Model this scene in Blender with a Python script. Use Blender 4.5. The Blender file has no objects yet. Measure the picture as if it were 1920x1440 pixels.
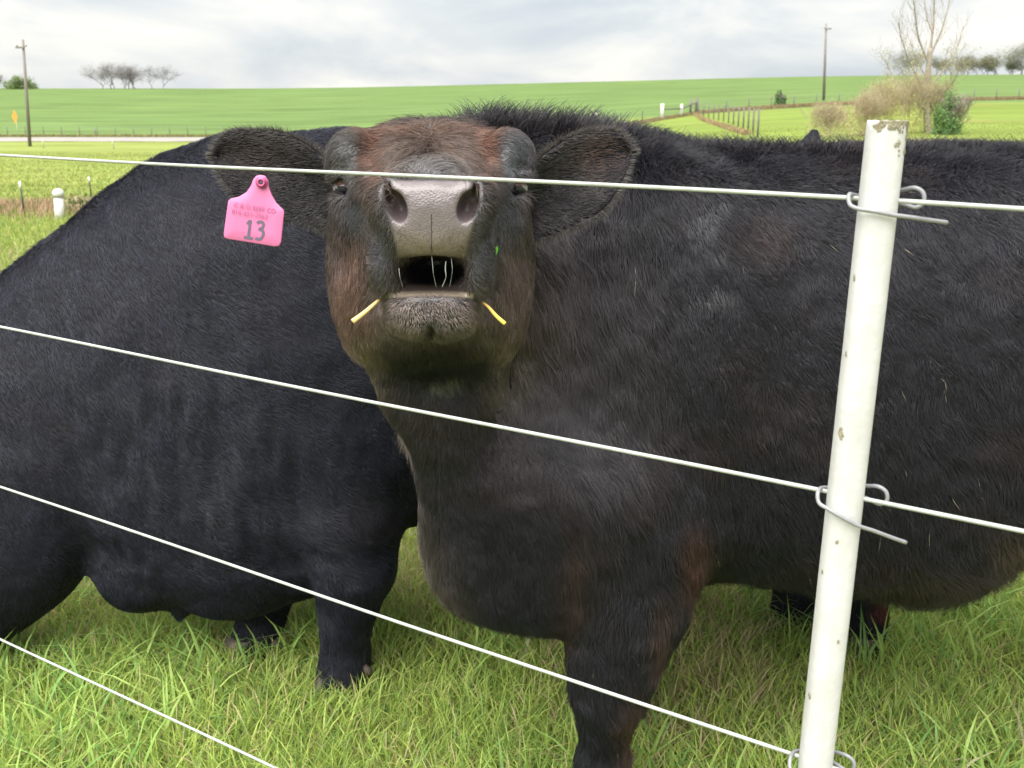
import bpy, math, random
import numpy as np
from mathutils import Vector

sc = bpy.context.scene
col = sc.collection
rng = np.random.default_rng(7)
random.seed(7)

# ------------------------------------------------------------------ camera, sky, sun, exposure
F = 1950.0                      # focal length in pixels of a 1920 wide picture
PITCH = math.atan(539.0 / F)    # looking down
H = 1.42                        # eye height
CP, SP = math.cos(PITCH), math.sin(PITCH)

cam_data = bpy.data.cameras.new('camera')
cam = bpy.data.objects.new('camera', cam_data)
col.objects.link(cam)
cam.location = (0, 0, H)
cam.rotation_euler = (math.pi / 2 - PITCH, 0, 0)
cam_data.sensor_width = 36.0
cam_data.lens = 36.0 * F / 1920.0
cam_data.clip_start = 0.05
cam_data.clip_end = 3000
cam_data.dof.use_dof = True
cam_data.dof.focus_distance = 1.55
cam_data.dof.aperture_fstop = 13.0
sc.camera = cam

SUN_EL, SUN_AZ = math.radians(64), math.radians(208)   # azimuth clockwise from +Y (view direction)
world = bpy.data.worlds.new('World')
sc.world = world
world.use_nodes = True
wn, wl = world.node_tree.nodes, world.node_tree.links
wn.clear()
out = wn.new('ShaderNodeOutputWorld')
bg = wn.new('ShaderNodeBackground')
sky = wn.new('ShaderNodeTexSky')
sky.sky_type = 'NISHITA'
sky.sun_disc = False
sky.sun_elevation = SUN_EL
sky.sun_rotation = SUN_AZ
tc = wn.new('ShaderNodeTexCoord')
mp = wn.new('ShaderNodeMapping')
mp.inputs['Scale'].default_value = (3.4, 3.4, 9.0)
mp.inputs['Location'].default_value = (5.4, 2.2, 3.3)
wl.new(tc.outputs['Generated'], mp.inputs['Vector'])
n1 = wn.new('ShaderNodeTexNoise'); n1.inputs['Scale'].default_value = 1.25; n1.inputs['Detail'].default_value = 8; n1.inputs['Roughness'].default_value = 0.52
n1.inputs['Distortion'].default_value = 0.35
wl.new(mp.outputs['Vector'], n1.inputs['Vector'])
cr = wn.new('ShaderNodeValToRGB')
cr.color_ramp.interpolation = 'B_SPLINE'
e = cr.color_ramp.elements
e[0].position = 0.33; e[0].color = (0.43, 0.48, 0.54, 1)
e[1].position = 0.70; e[1].color = (0.95, 0.89, 0.80, 1)
x = cr.color_ramp.elements.new(0.46); x.color = (0.57, 0.60, 0.625, 1)
x = cr.color_ramp.elements.new(0.57); x.color = (0.72, 0.715, 0.69, 1)
wl.new(n1.outputs['Fac'], cr.inputs['Fac'])
sc_ = wn.new('ShaderNodeVectorMath'); sc_.operation = 'SCALE'; sc_.inputs['Scale'].default_value = 3.0
wl.new(cr.outputs['Color'], sc_.inputs[0])
mx = wn.new('ShaderNodeMix'); mx.data_type = 'RGBA'; mx.inputs['Factor'].default_value = 0.96
wl.new(sky.outputs['Color'], mx.inputs['A'])
wl.new(sc_.outputs['Vector'], mx.inputs['B'])
wl.new(mx.outputs['Result'], bg.inputs['Color'])
bg.inputs["Strength"].default_value = 0.054
wl.new(bg.outputs['Background'], out.inputs['Surface'])

sun_data = bpy.data.lights.new('sun', 'SUN')
sun_data.energy = 1.5
sun_data.angle = math.radians(75)
sun_data.color = (1.0, 0.965, 0.91)
sun = bpy.data.objects.new('sun', sun_data)
col.objects.link(sun)
sdir = Vector((math.sin(SUN_AZ) * math.cos(SUN_EL), math.cos(SUN_AZ) * math.cos(SUN_EL), math.sin(SUN_EL)))
sun.rotation_euler = sdir.to_track_quat('Z', 'Y').to_euler()
sun.location = sdir * 30

sc.view_settings.view_transform = 'Standard'
sc.view_settings.look = 'None'
sc.view_settings.gamma = 1
sc.view_settings.use_curve_mapping = False
sc.view_settings.exposure = 3.0
sc.render.engine = 'CYCLES'
sc.cycles.use_denoising = True
sc.cycles.max_bounces = 6
sc.cycles.diffuse_bounces = 3
sc.cycles.glossy_bounces = 2
sc.cycles.transmission_bounces = 4
sc.cycles.transparent_max_bounces = 8
sc.cycles_curves.shape = 'RIBBONS'
sc.cycles_curves.subdivisions = 2

# ------------------------------------------------------------------ helpers
def W(x, y, Y):
    """point at depth Y seen at photo pixel (x, y)"""
    u = (x - 960.0) / F; v = (720.0 - y) / F
    dy = CP + v * SP; dz = -SP + v * CP
    t = Y / dy
    return np.array([u * t, Y, H + dz * t])

def PX(p):
    """photo pixel of world points (n,3)"""
    p = np.asarray(p, float)
    d = p - np.array([0, 0, H])
    fw = d[:, 1] * CP - d[:, 2] * SP
    up = d[:, 1] * SP + d[:, 2] * CP
    fw = np.maximum(fw, 1e-3)
    return 960 + F * d[:, 0] / fw, 720 - F * up / fw

def sstep(a, b, x):
    t = np.clip((x - a) / (b - a), 0, 1)
    return t * t * (3 - 2 * t)

def vnoise(p, scale=1.0, seed=0):
    """smooth value noise in [0,1] at (n,3)"""
    p = np.asarray(p, float) * scale + seed * 17.31
    i = np.floor(p).astype(np.int64); f = p - i
    f = f * f * (3 - 2 * f)
    def hsh(ix, iy, iz):
        h = (ix * 374761393 + iy * 668265263 + iz * 2147483647 + seed * 1274126177) & 0xffffffff
        h = ((h ^ (h >> 13)) * 1274126177) & 0xffffffff
        h = (h ^ (h >> 16)) & 0xffffff
        return h / float(0xffffff)
    r = 0
    for dx in (0, 1):
        wx = f[:, 0] if dx else 1 - f[:, 0]
        for dy in (0, 1):
            wy = f[:, 1] if dy else 1 - f[:, 1]
            for dz in (0, 1):
                wz = f[:, 2] if dz else 1 - f[:, 2]
                r = r + wx * wy * wz * hsh(i[:, 0] + dx, i[:, 1] + dy, i[:, 2] + dz)
    return r

def fnoise(p, scale, seed=0, oct=3):
    a, s, r = 1.0, 0.0, 0
    for k in range(oct):
        r = r + a * vnoise(p, scale * 2 ** k, seed + k * 3); s += a; a *= 0.5
    return r / s

def tag(o, label=None, cat=None, group=None, kind=None):
    if label: o['label'] = label
    if cat: o['category'] = cat
    if group: o['group'] = group
    if kind: o['kind'] = kind
    return o

def empty(name, loc=(0, 0, 0)):
    o = bpy.data.objects.new(name, None); col.objects.link(o); o.location = loc
    o.empty_display_size = 0.1
    return o

def link(name, me, parent=None):
    o = bpy.data.objects.new(name, me); col.objects.link(o)
    if parent is not None:
        o.parent = parent
        o.matrix_parent_inverse.identity()
        q = parent; t = Vector((0, 0, 0))
        while q is not None: t += Vector(q.location); q = q.parent
        o.location = -t
    return o

def mesh_np(name, V, Fc, mat=None, smooth=True, cols=None, cname='col'):
    """V (n,3); Fc int array (m,3|4) or list of such arrays"""
    me = bpy.data.meshes.new(name)
    V = np.ascontiguousarray(V, np.float32)
    arrs = Fc if isinstance(Fc, list) else [Fc]
    arrs = [np.asarray(a, np.int32) for a in arrs if len(a)]
    me.vertices.add(len(V)); me.vertices.foreach_set('co', V.ravel())
    loops = np.concatenate([a.ravel() for a in arrs])
    sizes = np.concatenate([np.full(len(a), a.shape[1], np.int32) for a in arrs])
    starts = np.concatenate([[0], np.cumsum(sizes)[:-1]]).astype(np.int32)
    me.loops.add(len(loops)); me.loops.foreach_set('vertex_index', loops)
    me.polygons.add(len(sizes)); me.polygons.foreach_set('loop_start', starts)
    try: me.polygons.foreach_set('loop_total', sizes)
    except Exception: pass
    me.polygons.foreach_set('use_smooth', np.full(len(sizes), smooth, bool))
    if cols is not None:
        at = me.attributes.new(cname, 'FLOAT_COLOR', 'POINT')
        c4 = np.ones((len(V), 4), np.float32); c4[:, :3] = cols
        at.data.foreach_set('color', c4.ravel())
    me.update(calc_edges=True); me.validate()
    if mat: me.materials.append(mat)
    return me

def tube(pts, rad, n=8, caps=True, closed=False):
    """tube mesh along points -> V, [quads, tris]"""
    P = np.asarray(pts, float); m = len(P)
    R = np.full(m, rad, float) if np.isscalar(rad) else np.asarray(rad, float)
    T = np.gradient(P, axis=0); T /= np.linalg.norm(T, axis=1)[:, None] + 1e-12
    up = np.array([0, 0, 1.0]) if abs(T[0, 2]) < 0.9 else np.array([1.0, 0, 0])
    N = np.cross(up, T[0]); N /= np.linalg.norm(N)
    V = []
    for i in range(m):
        N = N - T[i] * np.dot(N, T[i]); N /= np.linalg.norm(N) + 1e-12
        B = np.cross(T[i], N)
        a = np.linspace(0, 2 * math.pi, n, endpoint=False)
        V.append(P[i] + R[i] * (np.cos(a)[:, None] * N + np.sin(a)[:, None] * B))
    V = np.concatenate(V)
    q = []
    for i in range(m - 1):
        for k in range(n):
            q.append((i * n + k, i * n + (k + 1) % n, (i + 1) * n + (k + 1) % n, (i + 1) * n + k))
    t = []
    if caps:
        c0 = len(V); V = np.vstack([V, P[0], P[-1]])
        for k in range(n):
            t.append((c0, (k + 1) % n, k)); t.append((c0 + 1, (m - 1) * n + k, (m - 1) * n + (k + 1) % n))
    return V, [np.array(q), np.array(t).reshape(-1, 3)]

def spline(pts, per=8):
    P = np.asarray(pts, float); m = len(P)
    E = np.vstack([2 * P[0] - P[1], P, 2 * P[-1] - P[-2]])
    o = []
    for i in range(m - 1):
        a, b, c, d = E[i:i + 4]
        for t in np.linspace(0, 1, per, endpoint=False):
            o.append(0.5 * (2 * b + (c - a) * t + (2 * a - 5 * b + 4 * c - d) * t * t + (3 * b - a - 3 * c + d) * t ** 3))
    o.append(P[-1])
    return np.array(o)

class MB:
    """collects pieces into one mesh"""
    def __init__(s): s.V = []; s.Q = []; s.T = []; s.C = []; s.n = 0
    def add(s, V, Fs, c=None):
        V = np.asarray(V, float)
        for a in (Fs if isinstance(Fs, list) else [Fs]):
            a = np.asarray(a)
            if len(a) == 0: continue
            (s.Q if a.shape[1] == 4 else s.T).append(a + s.n)
        s.V.append(V); s.n += len(V)
        if c is not None: s.C.append(np.broadcast_to(np.asarray(c, float), (len(V), 3)))
    def box(s, lo, hi, c=None):
        lo = np.asarray(lo, float); hi = np.asarray(hi, float)
        V = np.array([[(lo, hi)[i][0], (lo, hi)[j][1], (lo, hi)[k][2]] for i in (0, 1) for j in (0, 1) for k in (0, 1)])
        q = np.array([(0, 1, 3, 2), (4, 6, 7, 5), (0, 4, 5, 1), (2, 3, 7, 6), (0, 2, 6, 4), (1, 5, 7, 3)])
        s.add(V, q, c)
    def build(s, name, mat, parent=None, smooth=True):
        F_ = []
        if s.Q: F_.append(np.concatenate(s.Q))
        if s.T: F_.append(np.concatenate(s.T))
        me = mesh_np(name, np.concatenate(s.V), F_, mat, smooth, np.concatenate(s.C) if s.C else None)
        return link(name, me, parent)

# ------------------------------------------------------------------ materials
def mat(name, base=(0.5, 0.5, 0.5), rough=0.7, spec=0.4, noise=None, attr=None, bump=None, trans=None, metal=0.0, coat=0.0):
    m = bpy.data.materials.new(name); m.use_nodes = True
    nt = m.node_tree; N, L = nt.nodes, nt.links
    b = N['Principled BSDF']; o = N['Material Output']
    b.inputs['Roughness'].default_value = rough
    b.inputs['Specular IOR Level'].default_value = spec
    b.inputs['Metallic'].default_value = metal
    b.inputs['Coat Weight'].default_value = coat
    b.inputs['Coat Roughness'].default_value = 0.2
    src = None
    if attr:
        a = N.new('ShaderNodeAttribute'); a.attribute_name = attr; src = a.outputs['Color']
    else:
        r = N.new('ShaderNodeRGB'); r.outputs[0].default_value = (*base, 1); src = r.outputs[0]
    co = N.new('ShaderNodeTexCoord')
    if noise:
        sca, amt, c2 = noise
        nz = N.new('ShaderNodeTexNoise'); nz.inputs['Scale'].default_value = sca; nz.inputs['Detail'].default_value = 6
        nz.inputs['Roughness'].default_value = 0.65
        L.new(co.outputs['Object'], nz.inputs['Vector'])
        rp = N.new('ShaderNodeMapRange'); rp.inputs['From Min'].default_value = 0.35; rp.inputs['From Max'].default_value = 0.7
        rp.inputs['To Max'].default_value = amt
        L.new(nz.outputs['Fac'], rp.inputs['Value'])
        mi = N.new('ShaderNodeMix'); mi.data_type = 'RGBA'
        L.new(rp.outputs['Result'], mi.inputs['Factor']); L.new(src, mi.inputs['A']); mi.inputs['B'].default_value = (*c2, 1)
        src = mi.outputs['Result']
    L.new(src, b.inputs['Base Color'])
    if bump:
        kind, sca, dist = bump
        if kind == 'voronoi':
            nz = N.new('ShaderNodeTexVoronoi'); nz.inputs['Scale'].default_value = sca; oo = nz.outputs['Distance']
        else:
            nz = N.new('ShaderNodeTexNoise'); nz.inputs['Scale'].default_value = sca; nz.inputs['Detail'].default_value = 5; oo = nz.outputs['Fac']
        L.new(co.outputs['Object'], nz.inputs['Vector'])
        bp = N.new('ShaderNodeBump'); bp.inputs['Distance'].default_value = dist; bp.inputs['Strength'].default_value = 0.7
        L.new(oo, bp.inputs['Height']); L.new(bp.outputs['Normal'], b.inputs['Normal'])
    if trans:
        tr = N.new('ShaderNodeBsdfTranslucent'); L.new(src, tr.inputs['Color'])
        ms = N.new('ShaderNodeMixShader'); ms.inputs[0].default_value = trans
        L.new(b.outputs[0], ms.inputs[1]); L.new(tr.outputs[0], ms.inputs[2]); L.new(ms.outputs[0], o.inputs['Surface'])
    return m

def hair_mat(name, rough=0.42):
    m = bpy.data.materials.new(name); m.use_nodes = True
    nt = m.node_tree; N, L = nt.nodes, nt.links
    b = N['Principled BSDF']; o = N['Material Output']
    a = N.new('ShaderNodeAttribute'); a.attribute_name = 'col'
    L.new(a.outputs['Color'], b.inputs['Base Color'])
    b.inputs['Roughness'].default_value = rough
    b.inputs['Specular IOR Level'].default_value = 0.28
    return m

M = {}
M['skin'] = mat('cow_skin', rough=0.9, spec=0.1, attr='col')
M['nose'] = mat('cow_hide', rough=0.33, spec=0.5, attr='col', noise=(420, 0.22, (0.05, 0.04, 0.04)), bump=('voronoi', 420, 0.0007))
M['hair'] = hair_mat('cow_hair')
M['grass'] = mat('grass_blade', rough=0.5, spec=0.25, attr='col', trans=0.45)
M['terrain'] = mat('pasture', rough=0.95, spec=0.05, attr='col', noise=(0.9, 0.28, (0.085, 0.12, 0.03)), bump=('noise', 3.0, 0.05))
def field_detail(m):
    N, L = m.node_tree.nodes, m.node_tree.links
    b = N['Principled BSDF']
    old = b.inputs['Base Color'].links[0].from_socket
    co = N.new('ShaderNodeTexCoord'); mp_ = N.new('ShaderNodeMapping'); mp_.inputs['Scale'].default_value = (0.035, 0.16, 0.0)
    L.new(co.outputs['Object'], mp_.inputs['Vector'])
    nz = N.new('ShaderNodeTexNoise'); nz.inputs['Scale'].default_value = 1.0; nz.inputs['Detail'].default_value = 9; nz.inputs['Roughness'].default_value = 0.68
    L.new(mp_.outputs['Vector'], nz.inputs['Vector'])
    rp = N.new('ShaderNodeMapRange'); rp.inputs['From Min'].default_value = 0.3; rp.inputs['From Max'].default_value = 0.7; rp.inputs['To Min'].default_value = 0.72; rp.inputs['To Max'].default_value = 1.30
    L.new(nz.outputs['Fac'], rp.inputs['Value'])
    vm = N.new('ShaderNodeVectorMath'); vm.operation = 'SCALE'
    L.new(old, vm.inputs[0]); L.new(rp.outputs['Result'], vm.inputs['Scale']); L.new(vm.outputs['Vector'], b.inputs['Base Color'])
field_detail(M['terrain'])
M['post'] = mat('white_post', (0.47, 0.47, 0.485), 0.6, 0.35, noise=(26, 0.45, (0.34, 0.34, 0.31)), bump=('noise', 90, 0.0008))
M['moss'] = mat('lichen', (0.17, 0.15, 0.10), 0.95, 0.1, noise=(160, 0.9, (0.30, 0.28, 0.21)), bump=('noise', 300, 0.002))
M['wire'] = mat('coated_wire', (0.36, 0.385, 0.365), 0.5, 0.4, noise=(45, 0.7, (0.20, 0.215, 0.20)))
M['tie'] = mat('galvanised_tie', (0.22, 0.225, 0.24), 0.45, 0.5, noise=(120, 0.5, (0.14, 0.14, 0.15)))
M['pink'] = mat('pink_plastic', (0.54, 0.15, 0.31), 0.45, 0.4, noise=(40, 0.15, (0.48, 0.16, 0.29)), trans=0.12)
M['pinkd'] = mat('pink_stud', (0.42, 0.08, 0.20), 0.4, 0.4)
M['ink'] = mat('grey_print', (0.10, 0.085, 0.125), 0.7, 0.2)
M['inkf'] = mat('faded_print', (0.30, 0.08, 0.18), 0.7, 0.2)
M['straw'] = mat('straw', (0.62, 0.42, 0.17), 0.6, 0.3, noise=(120, 0.5, (0.72, 0.56, 0.28)))
M['stalk'] = mat('yellow_stalk', rough=0.55, attr='col')
M['leafbit'] = mat('green_leaf_bit', (0.12, 0.40, 0.05), 0.5, 0.4)
M['saliva'] = mat('saliva', (0.30, 0.32, 0.33), 0.15, 0.7)
M['eye'] = mat('eye', rough=0.15, spec=0.5, attr='col')
M['hoof'] = mat('hoof', (0.06, 0.05, 0.045), 0.6, 0.4, noise=(60, 0.6, (0.13, 0.10, 0.08)))
M['bark'] = mat('bark', (0.24, 0.21, 0.17), 0.95, 0.1, noise=(3, 0.6, (0.34, 0.31, 0.27)))
M['bark_far'] = mat('bark_far', (0.19, 0.18, 0.175), 0.95, 0.1)
M['twig'] = mat('dry_twig', (0.34, 0.28, 0.19), 0.95, 0.1, noise=(2, 0.7, (0.42, 0.37, 0.23)))
M['leaf'] = mat('leaf', rough=0.6, spec=0.2, attr='col', trans=0.35)
M['polewood'] = mat('pole_wood', (0.17, 0.15, 0.14), 0.9, 0.1, noise=(1.5, 0.5, (0.23, 0.21, 0.19)))
M['road'] = mat('road_surface', (0.22, 0.205, 0.19), 0.9, 0.2, noise=(0.5, 0.5, (0.27, 0.25, 0.225)))
M['pvc'] = mat('white_pvc', (0.52, 0.515, 0.49), 0.45, 0.4, noise=(6, 0.25, (0.42, 0.39, 0.33)))
M['tpost'] = mat('green_steel', (0.06, 0.075, 0.05), 0.7, 0.3)
M['tip'] = mat('white_paint', (0.72, 0.72, 0.70), 0.6, 0.3)
M['signy'] = mat('yellow_sign', (0.55, 0.27, 0.05), 0.5, 0.4)
M['marker'] = mat('marker', (0.34, 0.37, 0.22), 0.6, 0.3)
M['oldwood'] = mat('weathered_wood', (0.12, 0.11, 0.105), 0.95, 0.1, noise=(2, 0.6, (0.18, 0.17, 0.16)))
M['insul'] = mat('insulator', (0.36, 0.36, 0.37), 0.4, 0.5)

# ------------------------------------------------------------------ terrain
DL = np.array([-60, 0, 12.5, 16, 40, 95, 100, 107, 116, 200, 300, 420, 460, 700, 1200], float)
ZL = np.array([0, 0, 0, -0.06, -0.9, H * 0 - 2.88, -2.66, -2.60, -2.75, -1.6, 0.9, H + 0.0072 * 420, H + 0.0072 * 450, 3, -5], float)
DR = np.array([-60, 0, 12.5, 16, 45, 70, 110, 141, 200, 300, 420, 460, 700, 1200], float)
ZR = np.array([0, 0, 0, -0.02, -0.07, 0.15, 0.85, 1.42, 3.0, 6.0, H + 0.0196 * 420, H + 0.0194 * 450, 8, -5], float)
def gz(X, Y):
    X = np.asarray(X, float); Y = np.asarray(Y, float)
    az = X / np.maximum(Y, 3.0)
    w = sstep(-0.26, 0.30, az) * 0.75 + sstep(0.1, 0.48, az) * 0.25
    z = np.interp(Y, DL, ZL) * (1 - w) + np.interp(Y, DR, ZR) * w
    p = np.stack([X, Y, 0 * X], -1).reshape(-1, 3)
    n = (fnoise(p, 0.7, 3, 2).reshape(z.shape) - 0.5) * 0.05 * np.clip(Y / 3.0, 0.2, 1)
    return z + n

def sheet():
    k = np.linspace(-1, 1, 300)
    xs = np.sinh(k * 6.0) / np.sinh(6.0) * 900
    k2 = np.linspace(-0.55, 1, 330)
    ys = 3 + np.sinh(k2 * 6.2) / np.sinh(6.2) * 800
    Xg, Yg = np.meshgrid(xs, ys)
    Zg = gz(Xg, Yg)
    V = np.stack([Xg, Yg, Zg], -1).reshape(-1, 3)
    nx, ny = len(xs), len(ys)
    i = np.arange(nx - 1)[None, :] + np.arange(ny - 1)[:, None] * nx
    Q = np.stack([i, i + 1, i + 1 + nx, i + nx], -1).reshape(-1, 4)
    X, Y = V[:, 0], V[:, 1]
    az = X / np.maximum(Y, 3)
    p0 = np.stack([X, Y, 0 * X], -1)
    nz = fnoise(p0 * np.array([0.6, 1, 1]), 0.12, 11, 3)[:, None]
    n2 = fnoise(p0, 0.02, 21, 3)[:, None]
    near = np.array([0.20, 0.22, 0.085])
    mid = np.array([0.19, 0.225, 0.062])
    far = np.array([0.090, 0.148, 0.052])
    far2 = np.array([0.118, 0.172, 0.056])
    C = near + (mid - near) * sstep(9, 20, Y)[:, None]
    fr = sstep(106, 112, Y)[:, None]
    C = C * (1 - fr) + (far * (1 - n2) + far2 * n2) * fr
    br = (sstep(0.02, 0.08, az) * (1 - sstep(100, 112, Y)) * sstep(30, 45, Y))[:, None]
    C = C * (1 - br) + np.array([0.15, 0.20, 0.045]) * br
    C = C * (0.70 + 0.40 * nz)
    dry = sstep(0.6, 0.72, fnoise(p0 * np.array([0.5, 1, 1]), 0.2, 31, 3))[:, None] * (1 - fr) * 0.6
    C = C * (1 - dry) + np.array([0.22, 0.17, 0.07]) * dry
    o = link('pasture_ground', mesh_np('pasture_ground', V, Q, M['terrain'], True, C))
    o['kind'] = 'structure'
sheet()

def road():
    xs = np.linspace(-260, -2, 120)
    V = []; 
    for x_ in xs:
        yc = 103.5 - 0.0 * x_
        for dy, dz in ((-3.3, 0.02), (-3.0, 0.10), (3.0, 0.12), (3.3, 0.02)):
            V.append((x_, yc + dy, float(gz(x_, yc + dy)) + dz))
    q = []
    for i in range(len(xs) - 1):
        for k in range(3):
            q.append((i * 4 + k, (i + 1) * 4 + k, (i + 1) * 4 + k + 1, i * 4 + k + 1))
    o = link('road', mesh_np('road', np.array(V), np.array(q), M['road']))
    o['kind'] = 'structure'
road()

# ------------------------------------------------------------------ signed distance modelling
class Grid:
    def __init__(s, lo, hi, h):
        s.lo = np.array(lo, float); s.h = h
        s.n = np.ceil((np.array(hi) - s.lo) / h).astype(int) + 1
        s.x = (s.lo[0] + h * np.arange(s.n[0])).astype(np.float32)[:, None, None]
        s.y = (s.lo[1] + h * np.arange(s.n[1])).astype(np.float32)[None, :, None]
        s.z = (s.lo[2] + h * np.arange(s.n[2])).astype(np.float32)[None, None, :]
        s.f = np.full(tuple(s.n), 1.0, np.float32)
    def sub(s, lo, hi):
        a = np.clip(np.floor((np.array(lo) - s.lo) / s.h).astype(int), 0, s.n)
        b = np.clip(np.ceil((np.array(hi) - s.lo) / s.h).astype(int) + 1, 0, s.n)
        sl = tuple(slice(int(i), int(j)) for i, j in zip(a, b))
        return sl, s.x[sl[0]], s.y[:, sl[1]], s.z[:, :, sl[2]]
    def union(s, sl, d, k):
        c = s.f[sl]
        h = np.maximum(k - np.abs(c - d), 0) / k
        s.f[sl] = np.minimum(c, d) - h * h * k * 0.25
    def cut(s, sl, d, k):
        c = s.f[sl]; d = -d
        h = np.maximum(k - np.abs(c - d), 0) / k
        s.f[sl] = np.maximum(c, d) + h * h * k * 0.25

def up_sp(A, per=12):
    return spline(A, per)

def p_cone(g, a, b, ra, rb, k=0.05, op='union'):
    a = np.asarray(a, float); b = np.asarray(b, float); m = max(ra, rb) + 0.12
    lo = np.minimum(a, b) - m; hi = np.maximum(a, b) + m
    sl, x, y, z = g.sub(lo, hi)
    if min(g.f[sl].shape) == 0: return
    d = (b - a).astype(np.float32); L2 = float(d @ d) + 1e-9
    t = np.clip(((x - a[0]) * d[0] + (y - a[1]) * d[1] + (z - a[2]) * d[2]) / L2, 0, 1)
    r = ra + (rb - ra) * t
    dd = np.sqrt((x - a[0] - d[0] * t) ** 2 + (y - a[1] - d[1] * t) ** 2 + (z - a[2] - d[2] * t) ** 2) - r
    getattr(g, op)(sl, dd, k)

def p_ell(g, c, r, k=0.04, op='union', rot=None):
    """rot: 3x3 rows are local axes"""
    c = np.asarray(c, float); r = np.asarray(r, float); m = r.max() + 0.1
    sl, x, y, z = g.sub(c - m, c + m)
    if min(g.f[sl].shape) == 0: return
    dx, dy, dz = x - c[0], y - c[1], z - c[2]
    if rot is not None:
        R = np.asarray(rot)
        u = dx * R[0, 0] + dy * R[0, 1] + dz * R[0, 2]
        v = dx * R[1, 0] + dy * R[1, 1] + dz * R[1, 2]
        w = dx * R[2, 0] + dy * R[2, 1] + dz * R[2, 2]
    else:
        u, v, w = dx, dy, dz
    k0 = np.sqrt((u / r[0]) ** 2 + (v / r[1]) ** 2 + (w / r[2]) ** 2)
    k1 = np.sqrt((u / r[0] ** 2) ** 2 + (v / r[1] ** 2) ** 2 + (w / r[2] ** 2) ** 2) + 1e-6
    d = k0 * (k0 - 1) / k1
    getattr(g, op)(sl, d, k)

def p_loft(g, axis, S, n=2.3, k=0.05, op='union'):
    """S rows: axis coordinate, centre p, centre q, half p, half q  (p,q = the other two axes in order)"""
    S = np.asarray(S, float); S = S[np.argsort(S[:, 0])]
    T = up_sp(S, 10)
    T = T[np.argsort(T[:, 0])]
    T[:, 3:] = np.maximum(T[:, 3:], 0.004)
    ax = {'x': 0, 'y': 1, 'z': 2}[axis]; o = [i for i in range(3) if i != ax]
    lo = np.zeros(3); hi = np.zeros(3)
    lo[ax], hi[ax] = T[0, 0] - 0.1, T[-1, 0] + 0.1
    for j, i in enumerate(o):
        lo[i] = (T[:, 1 + j] - T[:, 3 + j]).min() - 0.1; hi[i] = (T[:, 1 + j] + T[:, 3 + j]).max() + 0.1
    sl, x, y, z = g.sub(lo, hi)
    if min(g.f[sl].shape) == 0: return
    X = [x, y, z]; c = X[ax]
    it = lambda j: np.interp(c.ravel(), T[:, 0], T[:, j]).astype(np.float32).reshape(c.shape)
    cp, cq, a, b = it(1), it(2), it(3), it(4)
    d = ((np.abs(X[o[0]] - cp) / a) ** n + (np.abs(X[o[1]] - cq) / b) ** n) ** (1.0 / n)
    d = (d - 1) * np.minimum(a, b)
    d = np.maximum(d, np.maximum(T[0, 0] - c, c - T[-1, 0]))
    getattr(g, op)(sl, d.astype(np.float32), k)

def surface_nets(g):
    f = g.f; nx, ny, nz = f.shape
    s = f < 0
    c = [s[i:nx - 1 + i, j:ny - 1 + j, k_:nz - 1 + k_] for i in (0, 1) for j in (0, 1) for k_ in (0, 1)]
    cnt = sum(a.astype(np.int8) for a in c)
    act = np.argwhere((cnt > 0) & (cnt < 8))
    idx = np.full((nx - 1, ny - 1, nz - 1), -1, np.int32)
    idx[act[:, 0], act[:, 1], act[:, 2]] = np.arange(len(act))
    cor = np.array([(i, j, k_) for i in (0, 1) for j in (0, 1) for k_ in (0, 1)])
    vals = np.stack([f[act[:, 0] + i, act[:, 1] + j, act[:, 2] + k_] for i, j, k_ in cor], 1).astype(float)
    P = np.zeros((len(act), 3)); n = np.zeros(len(act))
    for a in range(8):
        for b in range(a + 1, 8):
            if np.abs(cor[a] - cor[b]).sum() != 1: continue
            m = (vals[:, a] < 0) != (vals[:, b] < 0)
            t = np.where(m, vals[:, a] / (vals[:, a] - vals[:, b] + 1e-20), 0)
            P += np.where(m[:, None], cor[a] + (cor[b] - cor[a]) * t[:, None], 0); n += m
    P = (act + P / n[:, None]) * g.h + g.lo
    Q = []
    for ax in range(3):
        o = [i for i in range(3) if i != ax]
        sh = [slice(None)] * 3; sh2 = [slice(None)] * 3
        sh[ax] = slice(0, -1); sh2[ax] = slice(1, None)
        A, B = s[tuple(sh)], s[tuple(sh2)]
        e_ = np.argwhere(A != B)
        ok = (e_[:, o[0]] > 0) & (e_[:, o[1]] > 0) & (e_[:, o[0]] < f.shape[o[0]] - 1) & (e_[:, o[1]] < f.shape[o[1]] - 1)
        e_ = e_[ok]
        ins = A[e_[:, 0], e_[:, 1], e_[:, 2]]
        def cell(d0, d1):
            q = e_.copy(); q[:, o[0]] += d0; q[:, o[1]] += d1
            return idx[q[:, 0], q[:, 1], q[:, 2]]
        q = np.stack([cell(-1, -1), cell(0, -1), cell(0, 0), cell(-1, 0)], 1)
        flip = ins if ax != 1 else ~ins
        q[~flip] = q[~flip][:, ::-1]
        Q.append(q)
    return P, np.concatenate(Q)

def relax(V, Q, it=2, lam=0.5):
    for _ in range(it):
        A = np.zeros_like(V); n = np.zeros(len(V))
        for a, b in ((0, 1), (1, 2), (2, 3), (3, 0)):
            np.add.at(A, Q[:, a], V[Q[:, b]]); np.add.at(n, Q[:, a], 1)
            np.add.at(A, Q[:, b], V[Q[:, a]]); np.add.at(n, Q[:, b], 1)
        V = V + lam * (A / np.maximum(n, 1)[:, None] - V)
    return V

def compact(V, Q):
    u, inv = np.unique(Q.ravel(), return_inverse=True)
    return V[u], inv.reshape(Q.shape)

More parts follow.
